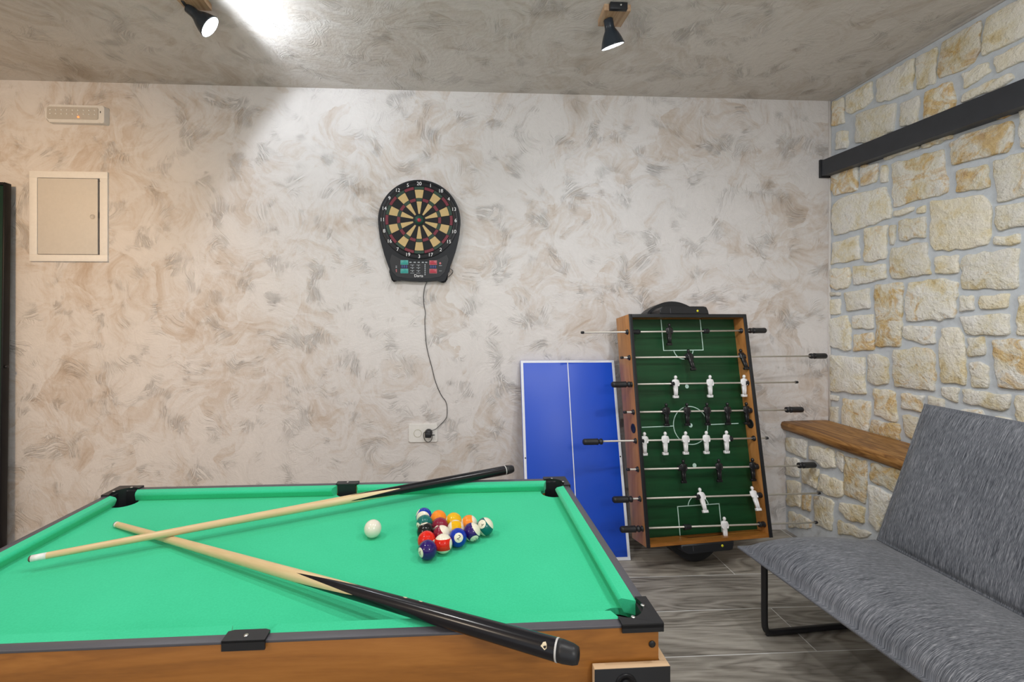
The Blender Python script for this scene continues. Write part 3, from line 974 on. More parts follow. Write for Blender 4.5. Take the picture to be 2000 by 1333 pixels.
# ------------------------------------------------------------------ tall dark green board at the left border
gb = empty('game_board', (-2.500, 2.42, 0.0), (-0.012, 0, 0), label='tall dark green board with a black edge standing at the left border', cat='board')
m = MB(); m.box(-0.78, 0.10, -0.002, 0.020, 0.015, 1.945, 0.002); m.build('board_panel', plain('dark_green_panel', (0.004, 0.030, 0.018), 0.3), gb)
m = MB()
m.box(0.100, 0.109, -0.010, 0.026, 0.0, 1.960, 0.003); m.box(-0.796, -0.780, -0.010, 0.026, 0.0, 1.960, 0.003)
m.box(-0.780, 0.100, -0.010, 0.026, 1.945, 1.960, 0.003); m.box(-0.780, 0.100, -0.010, 0.026, 0.0, 0.015, 0.003)
m.build('edge_frame', M_BLACKG, gb)
m = MB(); m.lathe([(0, 0), (0.008, 0), (0.008, 0.01), (0.0, 0.012)], 14, M=Matrix.Translation((0.109, 0.006, 0.99)) @ Matrix.Rotation(PI / 2, 4, 'Y'))
m.build('knob', M_BLACK, gb)

# ------------------------------------------------------------------ blue table tennis board
tt = empty('tennis_board', (0.604, 2.222, 0.0), (-math.atan2(0.248, 1.009), 0, 0), label='blue table tennis board with white border lines leaning on the far wall', cat='game board')
TW, TH = 0.537, 1.036
m = MB(); m.box(-TW / 2, TW / 2, 0.0, 0.014, 0, TH, 0.0015)
m.build('board_panel', M_BLUE, tt)
m = MB()
e = 0.0006
for x0, x1, z0, z1 in ((-TW / 2 + .001, -TW / 2 + 0.015, 0.001, TH - .001), (TW / 2 - 0.015, TW / 2 - .001, 0.001, TH - .001), (-TW / 2 + 0.015, TW / 2 - 0.015, TH - 0.014, TH - .001), (-TW / 2 + 0.015, TW / 2 - 0.015, 0.001, 0.016)):
    m.box(x0, x1, -e, 0.001, z0, z1)
m.build('border_line', M_WLINE, tt)
m = MB(); m.box(-0.0025, 0.0025, -e, 0.001, 0.016, TH - 0.014); m.build('centre_line', M_WLINE, tt)
for sx in (-TW / 2 + 0.010, TW / 2 - 0.010):
    m = MB(); m.lathe([(0, 0), (0.004, 0), (0.004, 0.0008), (0, 0.0008)], 12, M=Matrix.Translation((sx, -0.0006, 0.51)) @ FRONT); m.build('fixing_hole', M_BLACK, tt)

# ------------------------------------------------------------------ foosball table leaning on the wall
FW, FH, FT = 0.68, 1.140, 0.150
fb = empty('foosball_table', (1.231, 2.106, 0.141), (-0.160, 0, 0.101), label='foosball table top with green pitch, rods and players, stood on end against the far wall', cat='foosball table')
hx = FW / 2
def black_bushing(x, y, z, sgn):
    m = MB(); m.lathe([(0, 0), (0.014, 0), (0.014, 0.003), (0.009, 0.006), (0.009, 0.012), (0, 0.012)], 16, M=Matrix.Translation((x, y, z)) @ Matrix.Rotation(sgn * PI / 2, 4, 'Y'))
    return m
RY = 0.030
rods = [(-0.595, 1.048, 0.471, 1.054, 'R'), (-0.389, 0.916, 0.830, 0.909, 'R'), (-0.447, 0.779, 0.629, 0.768, 'L'), (-0.394, 0.639, 0.635, 0.621, 'R'),
        (-0.618, 0.502, 0.406, 0.480, 'L'), (-0.400, 0.360, 0.666, 0.330, 'R'), (-0.483, 0.222, 0.672, 0.187, 'L'), (-0.454, 0.083, 0.632, 0.044, 'L')]
def rod_z(r, x):
    return r[1] + (r[3] - r[1]) * (x - r[0]) / (r[2] - r[0])
for sgn in (-1, 1):
    m = MB(); x0, x1 = sorted((sgn * (hx - 0.016), sgn * hx))
    m.box(x0, x1, 0.004, FT, 0, FH, 0.0008)
    sp = m.build('side_panel', M_CHERRY_V, fb)
    for r in rods:
        for face, s2 in ((sgn * hx, sgn), (sgn * (hx - 0.016), -sgn)):
            black_bushing(face, RY, rod_z(r, face), s2).build('bushing', M_BLACK, sp)
    m = MB()
    for face, s2 in ((sgn * hx, sgn), (sgn * (hx - 0.016), -sgn)):
        m.lathe([(0.024, -0.001), (0.024, 0.002), (0.020, 0.003), (0.017, 0.0012), (0, 0.0012)], 24, M=Matrix.Translation((face, 0.045, 0.556)) @ Matrix.Rotation(s2 * PI / 2, 4, 'Y'))
    m.build('ball_entry', M_BLACK, sp)
    m = MB(); x0, x1 = sorted((sgn * (hx - 0.0185), sgn * (hx + 0.0005)))
    m.box(x0, x1, 0.0, 0.0045, -0.0005, FH + 0.0005, 0.001); m.build('edge_trim', M_BLACK, sp)
def end_panel(z0, z1):
    pts = [(-hx + 0.016, 0.004), (hx - 0.016, 0.004), (hx - 0.016, 0.081), (0.130, 0.081), (0.100, 0.040), (-0.100, 0.040), (-0.130, 0.081), (-hx + 0.016, 0.081)]
    m = MB(); m.prism(pts, z0, z1)
    for a, b in ((-hx + 0.016, -0.13), (0.13, hx - 0.016)): m.box(a, b, 0.081, FT, z0, z1)
    m.box(-0.13, 0.13, 0.092, FT, z0, z1)
    return m.build('end_panel', M_CHERRY, fb)
end_panel(0.0, 0.016); ep = end_panel(FH - 0.016, FH)
m = MB(); m.box(-hx + 0.016, hx - 0.016, 0.0, 0.0045, FH - 0.0175, FH + 0.0005, 0.001); m.build('edge_trim', M_BLACK, ep)
FY = 0.082
m = MB(); m.box(-hx + 0.016, hx - 0.016, FY, FY + 0.010, 0.016, FH - 0.016); pf = m.build('playfield', M_PITCH, fb)
m = MB(); m.box(-hx + 0.016, hx - 0.016, FT - 0.012, FT - 0.002, 0.016, FH - 0.016); m.build('back_board', plain('raw_hardboard', (0.22, 0.14, 0.08), 0.8), fb)
# pitch lines
LY = FY - 0.0006
def hl(x0, x1, z, w=0.0045): m.box(x0, x1, LY, FY + 0.0004, z - w / 2, z + w / 2)
def vl(x, z0, z1, w=0.0045): m.box(x - w / 2, x + w / 2, LY, FY + 0.0004, z0, z1)
def arc(cx, cz, r, a0, a1, w=0.0045, n=48):
    full = a1 - a0 >= 360
    A = [m.bm.verts.new((cx + (r - w / 2) * math.cos(math.radians(a0 + (a1 - a0) * k / n)), LY, cz + (r - w / 2) * math.sin(math.radians(a0 + (a1 - a0) * k / n)))) for k in range(n if full else n + 1)]
    B = [m.bm.verts.new((cx + (r + w / 2) * math.cos(math.radians(a0 + (a1 - a0) * k / n)), LY, cz + (r + w / 2) * math.sin(math.radians(a0 + (a1 - a0) * k / n)))) for k in range(n if full else n + 1)]
    for k in range(n):
        k2 = (k + 1) % len(A); m.bm.faces.new((A[k], A[k2], B[k2], B[k]))
LX = 0.002
Zt, Zb, Zm = 0.952, 0.157, 0.556
for za, zb, zl, ca in ((Zt, FH - 0.016, Zt, 1), (0.016, Zb, Zb, -1)):
    m = MB()
    hw_ = 0.00225
    m.prism([(-0.120 + LX + hw_ - .0005, za if ca > 0 else zb), (0.120 + LX, za if ca > 0 else zb)] + ([(0.120 + LX, zb), (0.1155 + LX, zb), (0.1155 + LX, za + 0.0045), (-0.1135 + LX, za + 0.0045), (-0.1135 + LX, zb), (-0.118 + LX, zb)] if ca > 0 else
            [(0.120 + LX, za), (0.1155 + LX, za), (0.1155 + LX, zb - 0.0045), (-0.1135 + LX, zb - 0.0045), (-0.1135 + LX, za), (-0.118 + LX, za)]), -FY, -LY, FRONT)
    m.build('penalty_box_line', M_LINE, pf)
m = MB(); arc(LX, Zt + 0.012, 0.058, 192, 348); m.build('penalty_arc', M_LINE, pf)
m = MB(); arc(LX, Zb - 0.012, 0.058, 12, 168); m.build('penalty_arc', M_LINE, pf)
m = MB(); arc(LX, Zm, 0.098, 0, 360, n=64); m.build('centre_circle', M_LINE, pf)
m = MB(); hl(-0.275, LX - 0.098, Zm); m.build('halfway_line', M_LINE, pf)
m = MB(); hl(LX + 0.098, 0.283, Zm); m.build('halfway_line', M_LINE, pf)
for cz in (Zm, 0.760, 0.352):
    m = MB(); m.poly([(LX + 0.011 * math.cos(2 * PI * k / 20), LY, cz + 0.011 * math.sin(2 * PI * k / 20)) for k in range(20)]); m.build('pitch_spot', M_LINE, pf)

# one player, pivoted on the rod: x across, y into the box, z up
def player_mesh(mat):
    m = MB()
    m.sphere((0, -0.002, 0.034), 0.0085, 12, 10, scale=(0.95, 1.0, 1.15))
    m.lathe([(0.005, 0.020), (0.005, 0.028)], 10)
    def sect(z, wx, wy, n=12, cy=0.0):
        return [(wx * math.copysign(abs(math.cos(2 * PI * k / n)) ** 0.7, math.cos(2 * PI * k / n)), cy + wy * math.copysign(abs(math.sin(2 * PI * k / n)) ** 0.7, math.sin(2 * PI * k / n)), z) for k in range(n)]
    secs = [sect(0.0235, 0.006, 0.006), sect(0.021, 0.0145, 0.008), sect(0.016, 0.0165, 0.0095), sect(0.006, 0.0165, 0.0100), sect(-0.006, 0.0150, 0.0100), sect(-0.014, 0.0120, 0.0085), sect(-0.022, 0.0125, 0.0090), sect(-0.034, 0.0110, 0.0080), sect(-0.050, 0.0095, 0.0070), sect(-0.062, 0.0090, 0.0065)]
    rg = [[m.bm.verts.new(p) for p in s] for s in secs]
    for a, b in zip(rg[:-1], rg[1:]):
        for k in range(12):
            f = m.bm.faces.new((a[k], a[(k + 1) % 12], b[(k + 1) % 12], b[k])); f.smooth = True
    m.bm.faces.new(rg[0]); m.bm.faces.new(list(reversed(rg[-1])))
    for s in (-1, 1):                                    # arms held to the sides, a groove between the legs
        m.tube([(s * 0.0150, 0, 0.018), (s * 0.0178, -0.002, 0.006), (s * 0.0165, -0.005, -0.006), (s * 0.011, -0.008, -0.011)], 0.0036, 8, smooth_path=1)
        m.tube([(s * 0.0055, -0.003, -0.018), (s * 0.0052, -0.004, -0.040), (s * 0.0048, -0.003, -0.063)], 0.0052, 8)
    m.box(-0.0140, 0.0140, -0.007, 0.008, -0.074, -0.061, 0.0015)
    o = m.build('player', mat, None)
    return o
men = {0: ('b', [-0.104], [(-0.300, .05), (0.108, .03)], 2), 1: ('b', [0.001, 0.311], [(-0.022, .016), (0.316, .022)], 26), 2: ('w', [-0.095, 0.102, 0.302], [(-0.117, .018), (0.313, .022)], 2),
       3: ('b', [-0.161, -0.045, 0.069, 0.187, 0.298], [(-0.180, .018), (0.310, .02)], 4), 4: ('w', [-0.294, -0.181, -0.068, 0.048, 0.163], [(-0.312, .018), (0.183, .018)], 2),
       5: ('b', [-0.095, 0.103, 0.296], [(-0.117, .018), (0.310, .024)], 4), 6: ('w', [-0.010, 0.285], [(-0.034, .020), (0.309, .026)], 26), 7: ('w', [0.101], [(-0.106, .036), (0.305, .030)], 6)}
PM = {'w': player_mesh(M_WHITEP), 'b': player_mesh(plain('black_player_plastic', (0.012, 0.012, 0.014), 0.3))}
hand = None; bump_src = None; first = {'w': True, 'b': True}
for i, r in enumerate(rods):
    xl, zl, xr, zr, side = r
    HL = 0.098
    m = MB()
    m.cyl((xl + (0.004 if side == 'R' else HL * 0.6), RY, rod_z(r, xl + 0.004)), (xr - (0.004 if side == 'L' else HL * 0.6), RY, rod_z(r, xr)), 0.0046, seg=12)
    rod = m.build('rod', M_CHROME, fb)
    sg = 1 if side == 'R' else -1
    xe = xr if side == 'R' else xl
    xt = xl if side == 'R' else xr
    if hand is None:
        m = MB(); m.lathe([(0, 0), (0.011, 0.0), (0.015, 0.005), (0.0155, 0.012), (0.0155, HL * 0.72), (0.0165, HL * 0.76), (0.0115, HL * 0.80), (0.0110, HL * 0.86), (0.0150, HL * 0.92), (0.0145, HL), (0, HL)], 20)
        hand = m.build('handle', M_BLACK, rod); o = hand
        m = MB(); m.lathe([(0, 0), (0.0062, 0), (0.0072, 0.003), (0.0072, 0.014), (0.0, 0.016)], 14)
        capo = m.build('end_cap', M_BLACK, rod); o2 = capo
    else:
        o = hand.copy(); COL.objects.link(o); o.parent = rod
        o2 = capo.copy(); COL.objects.link(o2); o2.parent = rod
    dirv = Vector((xl - xr, 0, zl - zr)).normalized() * sg      # from the handle end toward the table
    o.rotation_euler = dirv.to_track_quat('Z', 'Y').to_euler(); o.location = (xe, RY, rod_z(r, xe))
    o2.rotation_euler = (-dirv).to_track_quat('Z', 'Y').to_euler(); o2.location = (xt, RY, rod_z(r, xt))
    team, xs, bumps, tilt = men[i]
    for x in xs:
        if first[team]: p = PM[team]; first[team] = False
        else: p = PM[team].copy(); COL.objects.link(p)
        p.parent = rod
        p.location = (x, RY, rod_z(r, x))
        p.rotation_euler = (math.radians(-tilt + 9.0), 0, 0)
    for x, w in bumps:
        m = MB(); m.lathe([(0.0045, 0), (0.013, 0), (0.0140, w * 0.15), (0.0115, w * 0.45), (0.0140, w * 0.8), (0.010, w), (0.0045, w)], 16, M=Matrix.Translation((x - w / 2 + 0.004, RY, rod_z(r, x))) @ Matrix.Rotation(PI / 2, 4, 'Y'))
        m.build('bumper', M_BLACK, rod)

# goal boxes: a moulded tray with a curved back rim
def goal_box(z, sgn, drop, xoff):
    m = MB()
    H1 = 0.042
    pts = [(-0.160, 0.0), (-0.160, H1 * 0.55), (-0.140, H1 * 0.96), (-0.125, H1), (0.095, H1), (0.112, H1 * 0.9), (0.120, H1 * 0.45), (0.122, 0.0)]
    T = Matrix.Translation((xoff, 0, z)) @ Matrix.Diagonal((1, 1, sgn, 1)) @ Matrix.Rotation(PI / 2, 4, 'X') 
    m.prism(pts, -0.100, 0.004, T, bev=0.004)
    back = [(-0.185, 0.0), (-0.172, 0.030)] + [(-0.172 + 0.294 * k / 14, 0.030 + (drop - 0.030) * math.sin(PI * k / 14) ** 0.8) for k in range(1, 14)] + [(0.122, 0.030), (0.130, 0.0)]
    m.prism(back, -0.175, -0.095, T)
    g = m.build('goal_box', M_BLACK, fb)
    m = MB()
    m.lathe([(0, 0), (0.0062, 0), (0.0062, 0.0012), (0, 0.0012)], 20, M=Matrix.Translation((xoff + 0.056, -0.004, z + sgn * 0.017)) @ FRONT)
    m.build('yellow_emblem', plain('yellow_print', (0.75, 0.70, 0.03), 0.5), g)
    m = MB(); m.box(xoff - 0.102, xoff - 0.100, -0.0048, -0.003, z + sgn * 0.006 - 0.002, z + sgn * 0.030)
    m.build('seam', M_RAIL, g)
goal_box(FH, 1, 0.088, -0.006)
goal_box(0.0, -1, 0.118, -0.002)

# ------------------------------------------------------------------ pool table
PT = 0.755
PA = math.radians(0.45)
pt = empty('pool_table', (-0.333, 1.012, 0.0), (0, 0, PA), label='small pool table with bright green cloth, orange wood sides and black corner pockets', cat='pool table')
HLx, HLy = 0.652, 0.322
BED = 0.730
m = MB()
for bx in ((-HLx + 0.002, HLx - 0.002, -HLy + 0.002, -HLy + 0.016), (-HLx + 0.002, HLx - 0.002, HLy - 0.016, HLy - 0.002)):
    m.box(bx[0], bx[1], bx[2], bx[3], 0.590, 0.7505, 0.0006)
for sx in (-1, 1):
    a, b = sorted((sx * (HLx - 0.016), sx * (HLx - 0.002)))
    m.box(a, b, -HLy + 0.016, HLy - 0.016, 0.590, 0.7505, 0.0006)
cab = m.build('cabinet', M_CHERRY, pt)
m = MB(); m.lathe([(0, 0), (0.0055, 0), (0.0055, 0.001), (0, 0.001)], 16, M=Matrix.Translation((HLx - 0.013, -HLy + 0.0015, 0.722)) @ FRONT); m.build('screw_cap', M_BLACK, cab)
m = MB(); m.box(-HLx + 0.016, HLx - 0.016, -HLy + 0.016, HLy - 0.016, 0.592, 0.600); m.build('bottom_board', M_MDF, pt)
RW = 0.016
m = MB()
GC = 0.060
for s in (-1, 1):
    ya, yb = sorted((s * HLy, s * (HLy - RW)))
    for xa, xb in ((-HLx + GC, -0.030), (0.030, HLx - GC)): m.box(xa, xb, ya, yb, 0.7505, PT, 0.0008)
    xa, xb = sorted((s * HLx, s * (HLx - RW)))
    m.box(xa, xb, -HLy + GC, HLy - GC, 0.7505, PT, 0.0008)
    m.box(-0.031, 0.031, ya + (RW - 0.003 if s > 0 else 0), yb - (0 if s > 0 else RW - 0.003), 0.7505, PT - 0.0004)
m.build('rail_trim', M_RAIL, pt)
# cloth bed with pocket bites
ix, iy = HLx - RW, HLy - RW
PR = 0.034
def bite(cx, cy, r, a0, a1, n=14):
    return [(cx + r * math.cos(math.radians(a0 + (a1 - a0) * k / n)), cy + r * math.sin(math.radians(a0 + (a1 - a0) * k / n))) for k in range(n + 1)]
cofs = 0.030
cin = ix - cofs, iy - cofs
out = []
c1 = (-cin[0], -cin[1]); c2 = (cin[0], -cin[1]); c3 = (cin[0], cin[1]); c4 = (-cin[0], cin[1])
lim = math.degrees(math.asin(cofs / PR))
out += bite(*c1, PR, 90 + lim, -lim)
out += bite(0, -iy - 0.004, 0.030, 180 - 8, 8)
out += bite(*c2, PR, 180 + lim, 90 - lim)
out += bite(*c3, PR, 270 + lim, 180 - lim)
out += bite(0, iy + 0.004, 0.030, 360 - 8, 180 + 8)
out += bite(*c4, PR, 360 + lim, 270 - lim)
m = MB(); m.prism(out, BED - 0.012, BED); m.build('cloth_bed', M_FELT, pt)
# cushions: slanted nose prisms with mitred ends
CW, NH = 0.027, 0.012
def cushion(p0, p1, inward, c0, c1):
    """p0-p1 along the rail inner face, mitred by c0 / c1 at the ends"""
    p0 = Vector(p0); p1 = Vector(p1); inward = Vector(inward); d = (p1 - p0).normalized()
    prof = [(0.0, PT - 0.0005), (CW * 0.80, PT - 0.001), (CW, PT - 0.005), (CW * 0.98, PT - 0.009), (CW * 0.66, BED), (0.0, BED)]
    m = MB(); ra, rb = [], []
    for w, z in prof:
        a = p0 + inward * w + d * (c0 * w / CW); b = p1 + inward * w - d * (c1 * w / CW)
        ra.append(m.bm.verts.new((a.x, a.y, z))); rb.append(m.bm.verts.new((b.x, b.y, z)))
    n = len(prof)
    for k in range(n): m.bm.faces.new((ra[k], ra[(k + 1) % n], rb[(k + 1) % n], rb[k])).smooth = (k in (1, 2))
    m.bm.faces.new(list(reversed(ra))); m.bm.faces.new(rb)
    return m.build('cushion', M_FELT, pt)
ce_, cm_ = 0.043, 0.028
for s in (-1, 1):
    cushion((-ix + ce_, s * iy), (-cm_, s * iy), (0, -s), 0.012, 0.010)
    cushion((cm_, s * iy), (ix - ce_, s * iy), (0, -s), 0.010, 0.012)
    cushion((s * ix, -iy + ce_), (s * ix, iy - ce_), (-s, 0), 0.012, 0.012)
# pockets
def corner_pocket(sx, sy):
    """L-shaped plate with a round bite over the table corner, a short skirt outside, the hole's black lining below"""
    m = MB()
    CP, E = 0.068, 0.004
    cx, cy = ix - cofs, iy - cofs
    a0 = math.degrees(math.asin(cofs / PR))
    arcp = [(cx + PR * math.cos(math.radians(a)), cy + PR * math.sin(math.radians(a))) for a in [180 - a0 + (2 * a0 - 270) * k / 20 for k in range(21)]]
    pts = [(HLx + E, HLy + E - CP), (HLx + E, HLy + E), (HLx + E - CP, HLy + E), (HLx + E - CP, iy)] + arcp + [(ix, HLy + E - CP)]
    M = Matrix.Diagonal((sx, sy, 1, 1))
    n = len(pts)
    top = [m.bm.verts.new((sx * x, sy * y, PT + 0.0042)) for x, y in pts]; bot = [m.bm.verts.new((sx * x, sy * y, PT - 0.0030)) for x, y in pts]
    # strips fanned from the outer corner keep the concave plate clean
    for ring in (top, bot):
        for k in range(2, n - 1): m.bm.faces.new((ring[1], ring[k], ring[k + 1]))
        m.bm.faces.new((ring[1], ring[n - 1], ring[0]))
    for k in range(n): m.bm.faces.new((bot[k], bot[(k + 1) % n], top[(k + 1) % n], top[k]))
    for x0, x1, y0, y1 in ((HLx + 0.0003, HLx + E, HLy + E - CP, HLy + E), (HLx + E - CP, HLx, HLy + 0.0003, HLy + E)):
        xa, xb = sorted((sx * x0, sx * x1)); ya, yb = sorted((sy * y0, sy * y1))
        m.box(xa, xb, ya, yb, PT - 0.010, PT + 0.002)
    lo, hi = [], []
    for x, y in arcp:
        hi.append(m.bm.verts.new((sx * x, sy * y, PT - 0.0030)))
        lo.append(m.bm.verts.new((sx * min(x, ix - 0.0006), sy * min(y, iy - 0.0006), PT - 0.0048)))
    low = [m.bm.verts.new((v.co.x, v.co.y, BED - 0.055)) for v in lo]
    for k in range(len(arcp) - 1):
        m.bm.faces.new((lo[k], lo[k + 1], hi[k + 1], hi[k])); m.bm.faces.new((low[k], low[k + 1], lo[k + 1], lo[k]))
    m.lathe([(0, 0), (PR + 0.001, 0), (PR + 0.001, 0.002), (0, 0.002)], 24, M=Matrix.Translation((sx * (cx - 0.003), sy * (cy - 0.003), BED - 0.05)))
    p = m.build('corner_pocket', M_BLACK, pt)
    for q in ((HLx - 0.012, HLy - 0.040), (HLx - 0.040, HLy - 0.012)):
        m = MB(); m.lathe([(0, 0), (0.0036, 0), (0.0032, 0.0012), (0, 0.0016)], 14, M=Matrix.Translation((sx * q[0], sy * q[1], PT + 0.0042))); m.build('screw', M_SCREW, p)
def side_pocket(sy):
    m = MB()
    w = 0.032
    arcp = [(0 + 0.024 * math.cos(math.radians(a)), iy + 0.004 + 0.020 * math.sin(math.radians(a))) for a in (200, 225, 250, 270, 290, 315, 340)]
    pts = [(-w, HLy + 0.004), (-w, iy - 0.001), (-0.024, iy - 0.004), (0.024, iy - 0.004), (w, iy - 0.001), (w, HLy + 0.004)]
    M = Matrix.Diagonal((1, sy, 1, 1))
    m.prism(pts, PT + 0.0002, PT + 0.0040, M)
    ya, yb = sorted((sy * (HLy + 0.0003), sy * (HLy + 0.004)))
    m.box(-w, w, ya, yb, PT - 0.012, PT + 0.003)
    ya, yb = sorted((sy * (iy - 0.0008), sy * (iy - 0.003)))
    m.box(-0.026, 0.026, ya, yb, BED - 0.06, PT + 0.001)
    m.lathe([(0, 0), (0.028, 0), (0.028, 0.002), (0, 0.002)], 24, M=Matrix.Translation((0, sy * (iy - 0.030), BED - 0.05)))
    p = m.build('side_pocket', M_BLACK, pt)
    m = MB(); m.lathe([(0, 0), (0.0036, 0), (0.0032, 0.0012), (0, 0.0016)], 14, M=Matrix.Translation((0, sy * (HLy - 0.006), PT + 0.0040))); m.build('screw', M_SCREW, p)
for sx in (-1, 1):
    for sy in (-1, 1): corner_pocket(sx, sy)
side_pocket(-1); side_pocket(1)
# corner legs: black faced boards with raw edges
for sx in (-1, 1):
    for sy in (-1, 1):
        m = MB()
        X1, Y1 = HLx + 0.010, HLy + 0.0135
        def bb(x0, x1, y0, y1, z0, z1, mi):
            xa, xb = sorted((sx * x0, sx * x1)); ya, yb = sorted((sy * y0, sy * y1)); m.box(xa, xb, ya, yb, z0, z1, 0.0006, mi)
        bb(HLx - 0.112, X1, HLy + 0.0005, Y1 - 0.001, 0.0, 0.697, 1)
        bb(HLx - 0.112, X1, Y1 - 0.001, Y1, 0.0, 0.6965, 0)
        bb(HLx - 0.0015, X1, HLy - 0.10, HLy, 0.0, 0.697, 1)
        lg = m.build('leg', [M_BLACK, M_MDF], pt)
        m = MB(); m.lathe([(0.017, 0), (0.017, 0.001), (0.012, 0.0015), (0.009, -0.002), (0.006, 0.001), (0, 0.002)], 24, M=Matrix.Translation((sx * (HLx - 0.062), sy * (Y1 + 0.0002), 0.672)) @ Matrix.Rotation(-sy * PI / 2, 4, 'X')); m.build('bolt', M_BLACKG, lg)

# ------------------------------------------------------------------ balls
BR = 0.0202
def ball_material(name, col, stripe):
    t = NT(name)
    co = t.coord()
    s = t.n('ShaderNodeSeparateXYZ'); t.l(co, s.inputs[0])
    white = (0.80, 0.76, 0.62)
    c = col
    if stripe:
        band = t.math('LESS_THAN', t.math('ABSOLUTE', s.outputs[2]), BR * 0.56)
        c = t.mix(band, white, col)
    disc = t.math('GREATER_THAN', t.math('ABSOLUTE', s.outputs[0]), BR * 0.865)
    c = t.mix(disc, c, white)
    t.b.inputs['Coat Weight'].default_value = 0.25
    t.b.inputs['Coat Roughness'].default_value = 0.03
    return t.out(c, 0.08, spec=0.35)
CL = {'yellow': (0.80, 0.44, 0.004), 'blue': (0.006, 0.035, 0.38), 'red': (0.70, 0.016, 0.006), 'purple': (0.026, 0.008, 0.13), 'orange': (0.85, 0.26, 0.02), 'green': (0.004, 0.14, 0.13), 'maroon': (0.23, 0.010, 0.035), 'black': (0.006, 0.006, 0.007)}
kinds = {1: ('yellow', 0), 2: ('blue', 0), 3: ('red', 0), 4: ('purple', 0), 5: ('orange', 0), 6: ('green', 0), 7: ('maroon', 0), 8: ('black', 0), 9: ('yellow', 1), 10: ('blue', 1), 11: ('red', 1), 12: ('purple', 1), 13: ('orange', 1), 14: ('green', 1), 15: ('maroon', 1)}
ZB = BED + BR + 0.0003
B0 = Vector((-0.0925, 1.110, ZB))
e1 = Vector((0.022, -0.164, 0)).normalized() * (2 * BR + 0.0002)
e2 = Matrix.Rotation(math.radians(60), 4, 'Z') @ e1
lay = {(0, 0): 10, (1, 0): 6, (2, 0): 8, (3, 0): 3, (4, 0): 4, (0, 1): 5, (1, 1): 7, (2, 1): 15, (3, 1): 11, (0, 2): 1, (1, 2): 9, (2, 2): 2, (0, 3): 13, (1, 3): 12, (0, 4): 14}
# where each number disc looks (x toward) and the stripe axis hint
face = {4: ((-0.80, -0.60, 0.02), (0, 0, 1)), 2: ((0.10, -0.86, 0.42), (0.5, 0.2, 0.9)), 14: ((-0.45, -0.62, 0.62), (0.75, 0.15, 0.62)), 12: ((0.30, -0.80, -0.45), (0.80, -0.1, 0.55)), 10: ((-0.85, 0.10, 0.50), (0.2, -0.72, -0.1)),
        6: ((-0.75, -0.60, -0.10), (0, 0, 1)), 8: ((-0.25, 0.3, 0.9), (0, 1, 0)), 3: ((-0.8, 0.5, 0.2), (0, 0, 1)), 11: ((0.97, -0.25, 0.1), (0.0, 0.22, 0.97)), 15: ((-0.3, 0.9, 0.3), (0.62, -0.72, 0.18)), 13: ((0.0, 0.9, 0.2), (0.93, -0.1, 0.25)),
        5: ((-0.3, 0.9, 0.0), (0, 0, 1)), 7: ((0.2, 0.95, 0), (0, 0, 1)), 1: ((1, 0.1, -0.1), (0, 0, 1)), 9: ((0.0, 0.45, 0.89), (1.0, 0.15, 0.0))}
lab = {10: 'blue-striped ball at the far left corner of the racked triangle', 6: 'solid teal green ball between the blue-striped ball and the black ball', 8: 'solid black ball in the left row of the racked triangle', 3: 'solid red-orange ball just behind the purple ball at the near corner', 4: 'solid dark purple ball at the near left corner of the racked triangle',
       5: 'solid orange ball in the far row of the rack, beside the blue-striped one', 7: 'solid maroon ball directly in front of the solid orange ball', 15: 'maroon-striped ball showing its cream side in the middle of the rack', 11: 'red ball with cream bands in the near row, right of the purple one', 1: 'yellow ball in the far row of the rack, behind the other yellow one',
       9: 'yellow ball in the middle of the rack, in front of the other yellow one', 2: 'solid bright blue ball showing a number two', 13: 'orange ball with a cream end, left of the green-striped ball', 12: 'purple ball with a cream stripe, front of the orange-striped one', 14: 'green-striped ball showing its number at the right corner of the rack'}
def frame(xd, zh):
    x = Vector(xd).normalized(); z = Vector(zh); z = (z - x * z.dot(x)).normalized(); y = z.cross(x)
    return Matrix((x, y, z)).transposed().to_4x4()
for (i, j), num in lay.items():
    cname, st = kinds[num]
    bm_ = MB(); bm_.sphere((0, 0, 0), BR, 40, 24)
    mat = ball_material('ball_' + cname + ('_striped' if st else ''), CL[cname], st)
    b = bm_.build('pool_ball', mat)
    tag(b, lab[num], 'ball', 'racked pool balls')
    b.matrix_world = Matrix.Translation(B0 + e1 * i + e2 * j) @ frame(*face[num])
    for s in (1, -1):
        me = text_mesh(str(num), 0.0145 if num < 10 else 0.0115)
        for v in me.vertices:                       # wrap the figure onto the ball
            p = Vector((0, v.co.x, v.co.y)); p.x = math.sqrt(max(1e-9, (BR + 0.00012) ** 2 - p.y ** 2 - p.z ** 2))
            if s < 0: p.x, p.y = -p.x, -p.y
            v.co = p
        me.materials.append(M_BLACKG)
        o = bpy.data.objects.new('number', me); COL.objects.link(o); o.parent = b
cm = MB(); cm.sphere((0, 0, 0), BR * 1.0, 40, 24)
cue_ball_mat = NT('cue_ball_ivory'); cue_ball_mat.b.inputs['Coat Weight'].default_value = 0.5
cb = cm.build('cue_ball', cue_ball_mat.out((0.80, 0.77, 0.66), 0.15)); cb.location = (-0.2075, 1.051, ZB)
tag(cb, 'plain ivory white cue ball lying alone on the green cloth', 'ball')

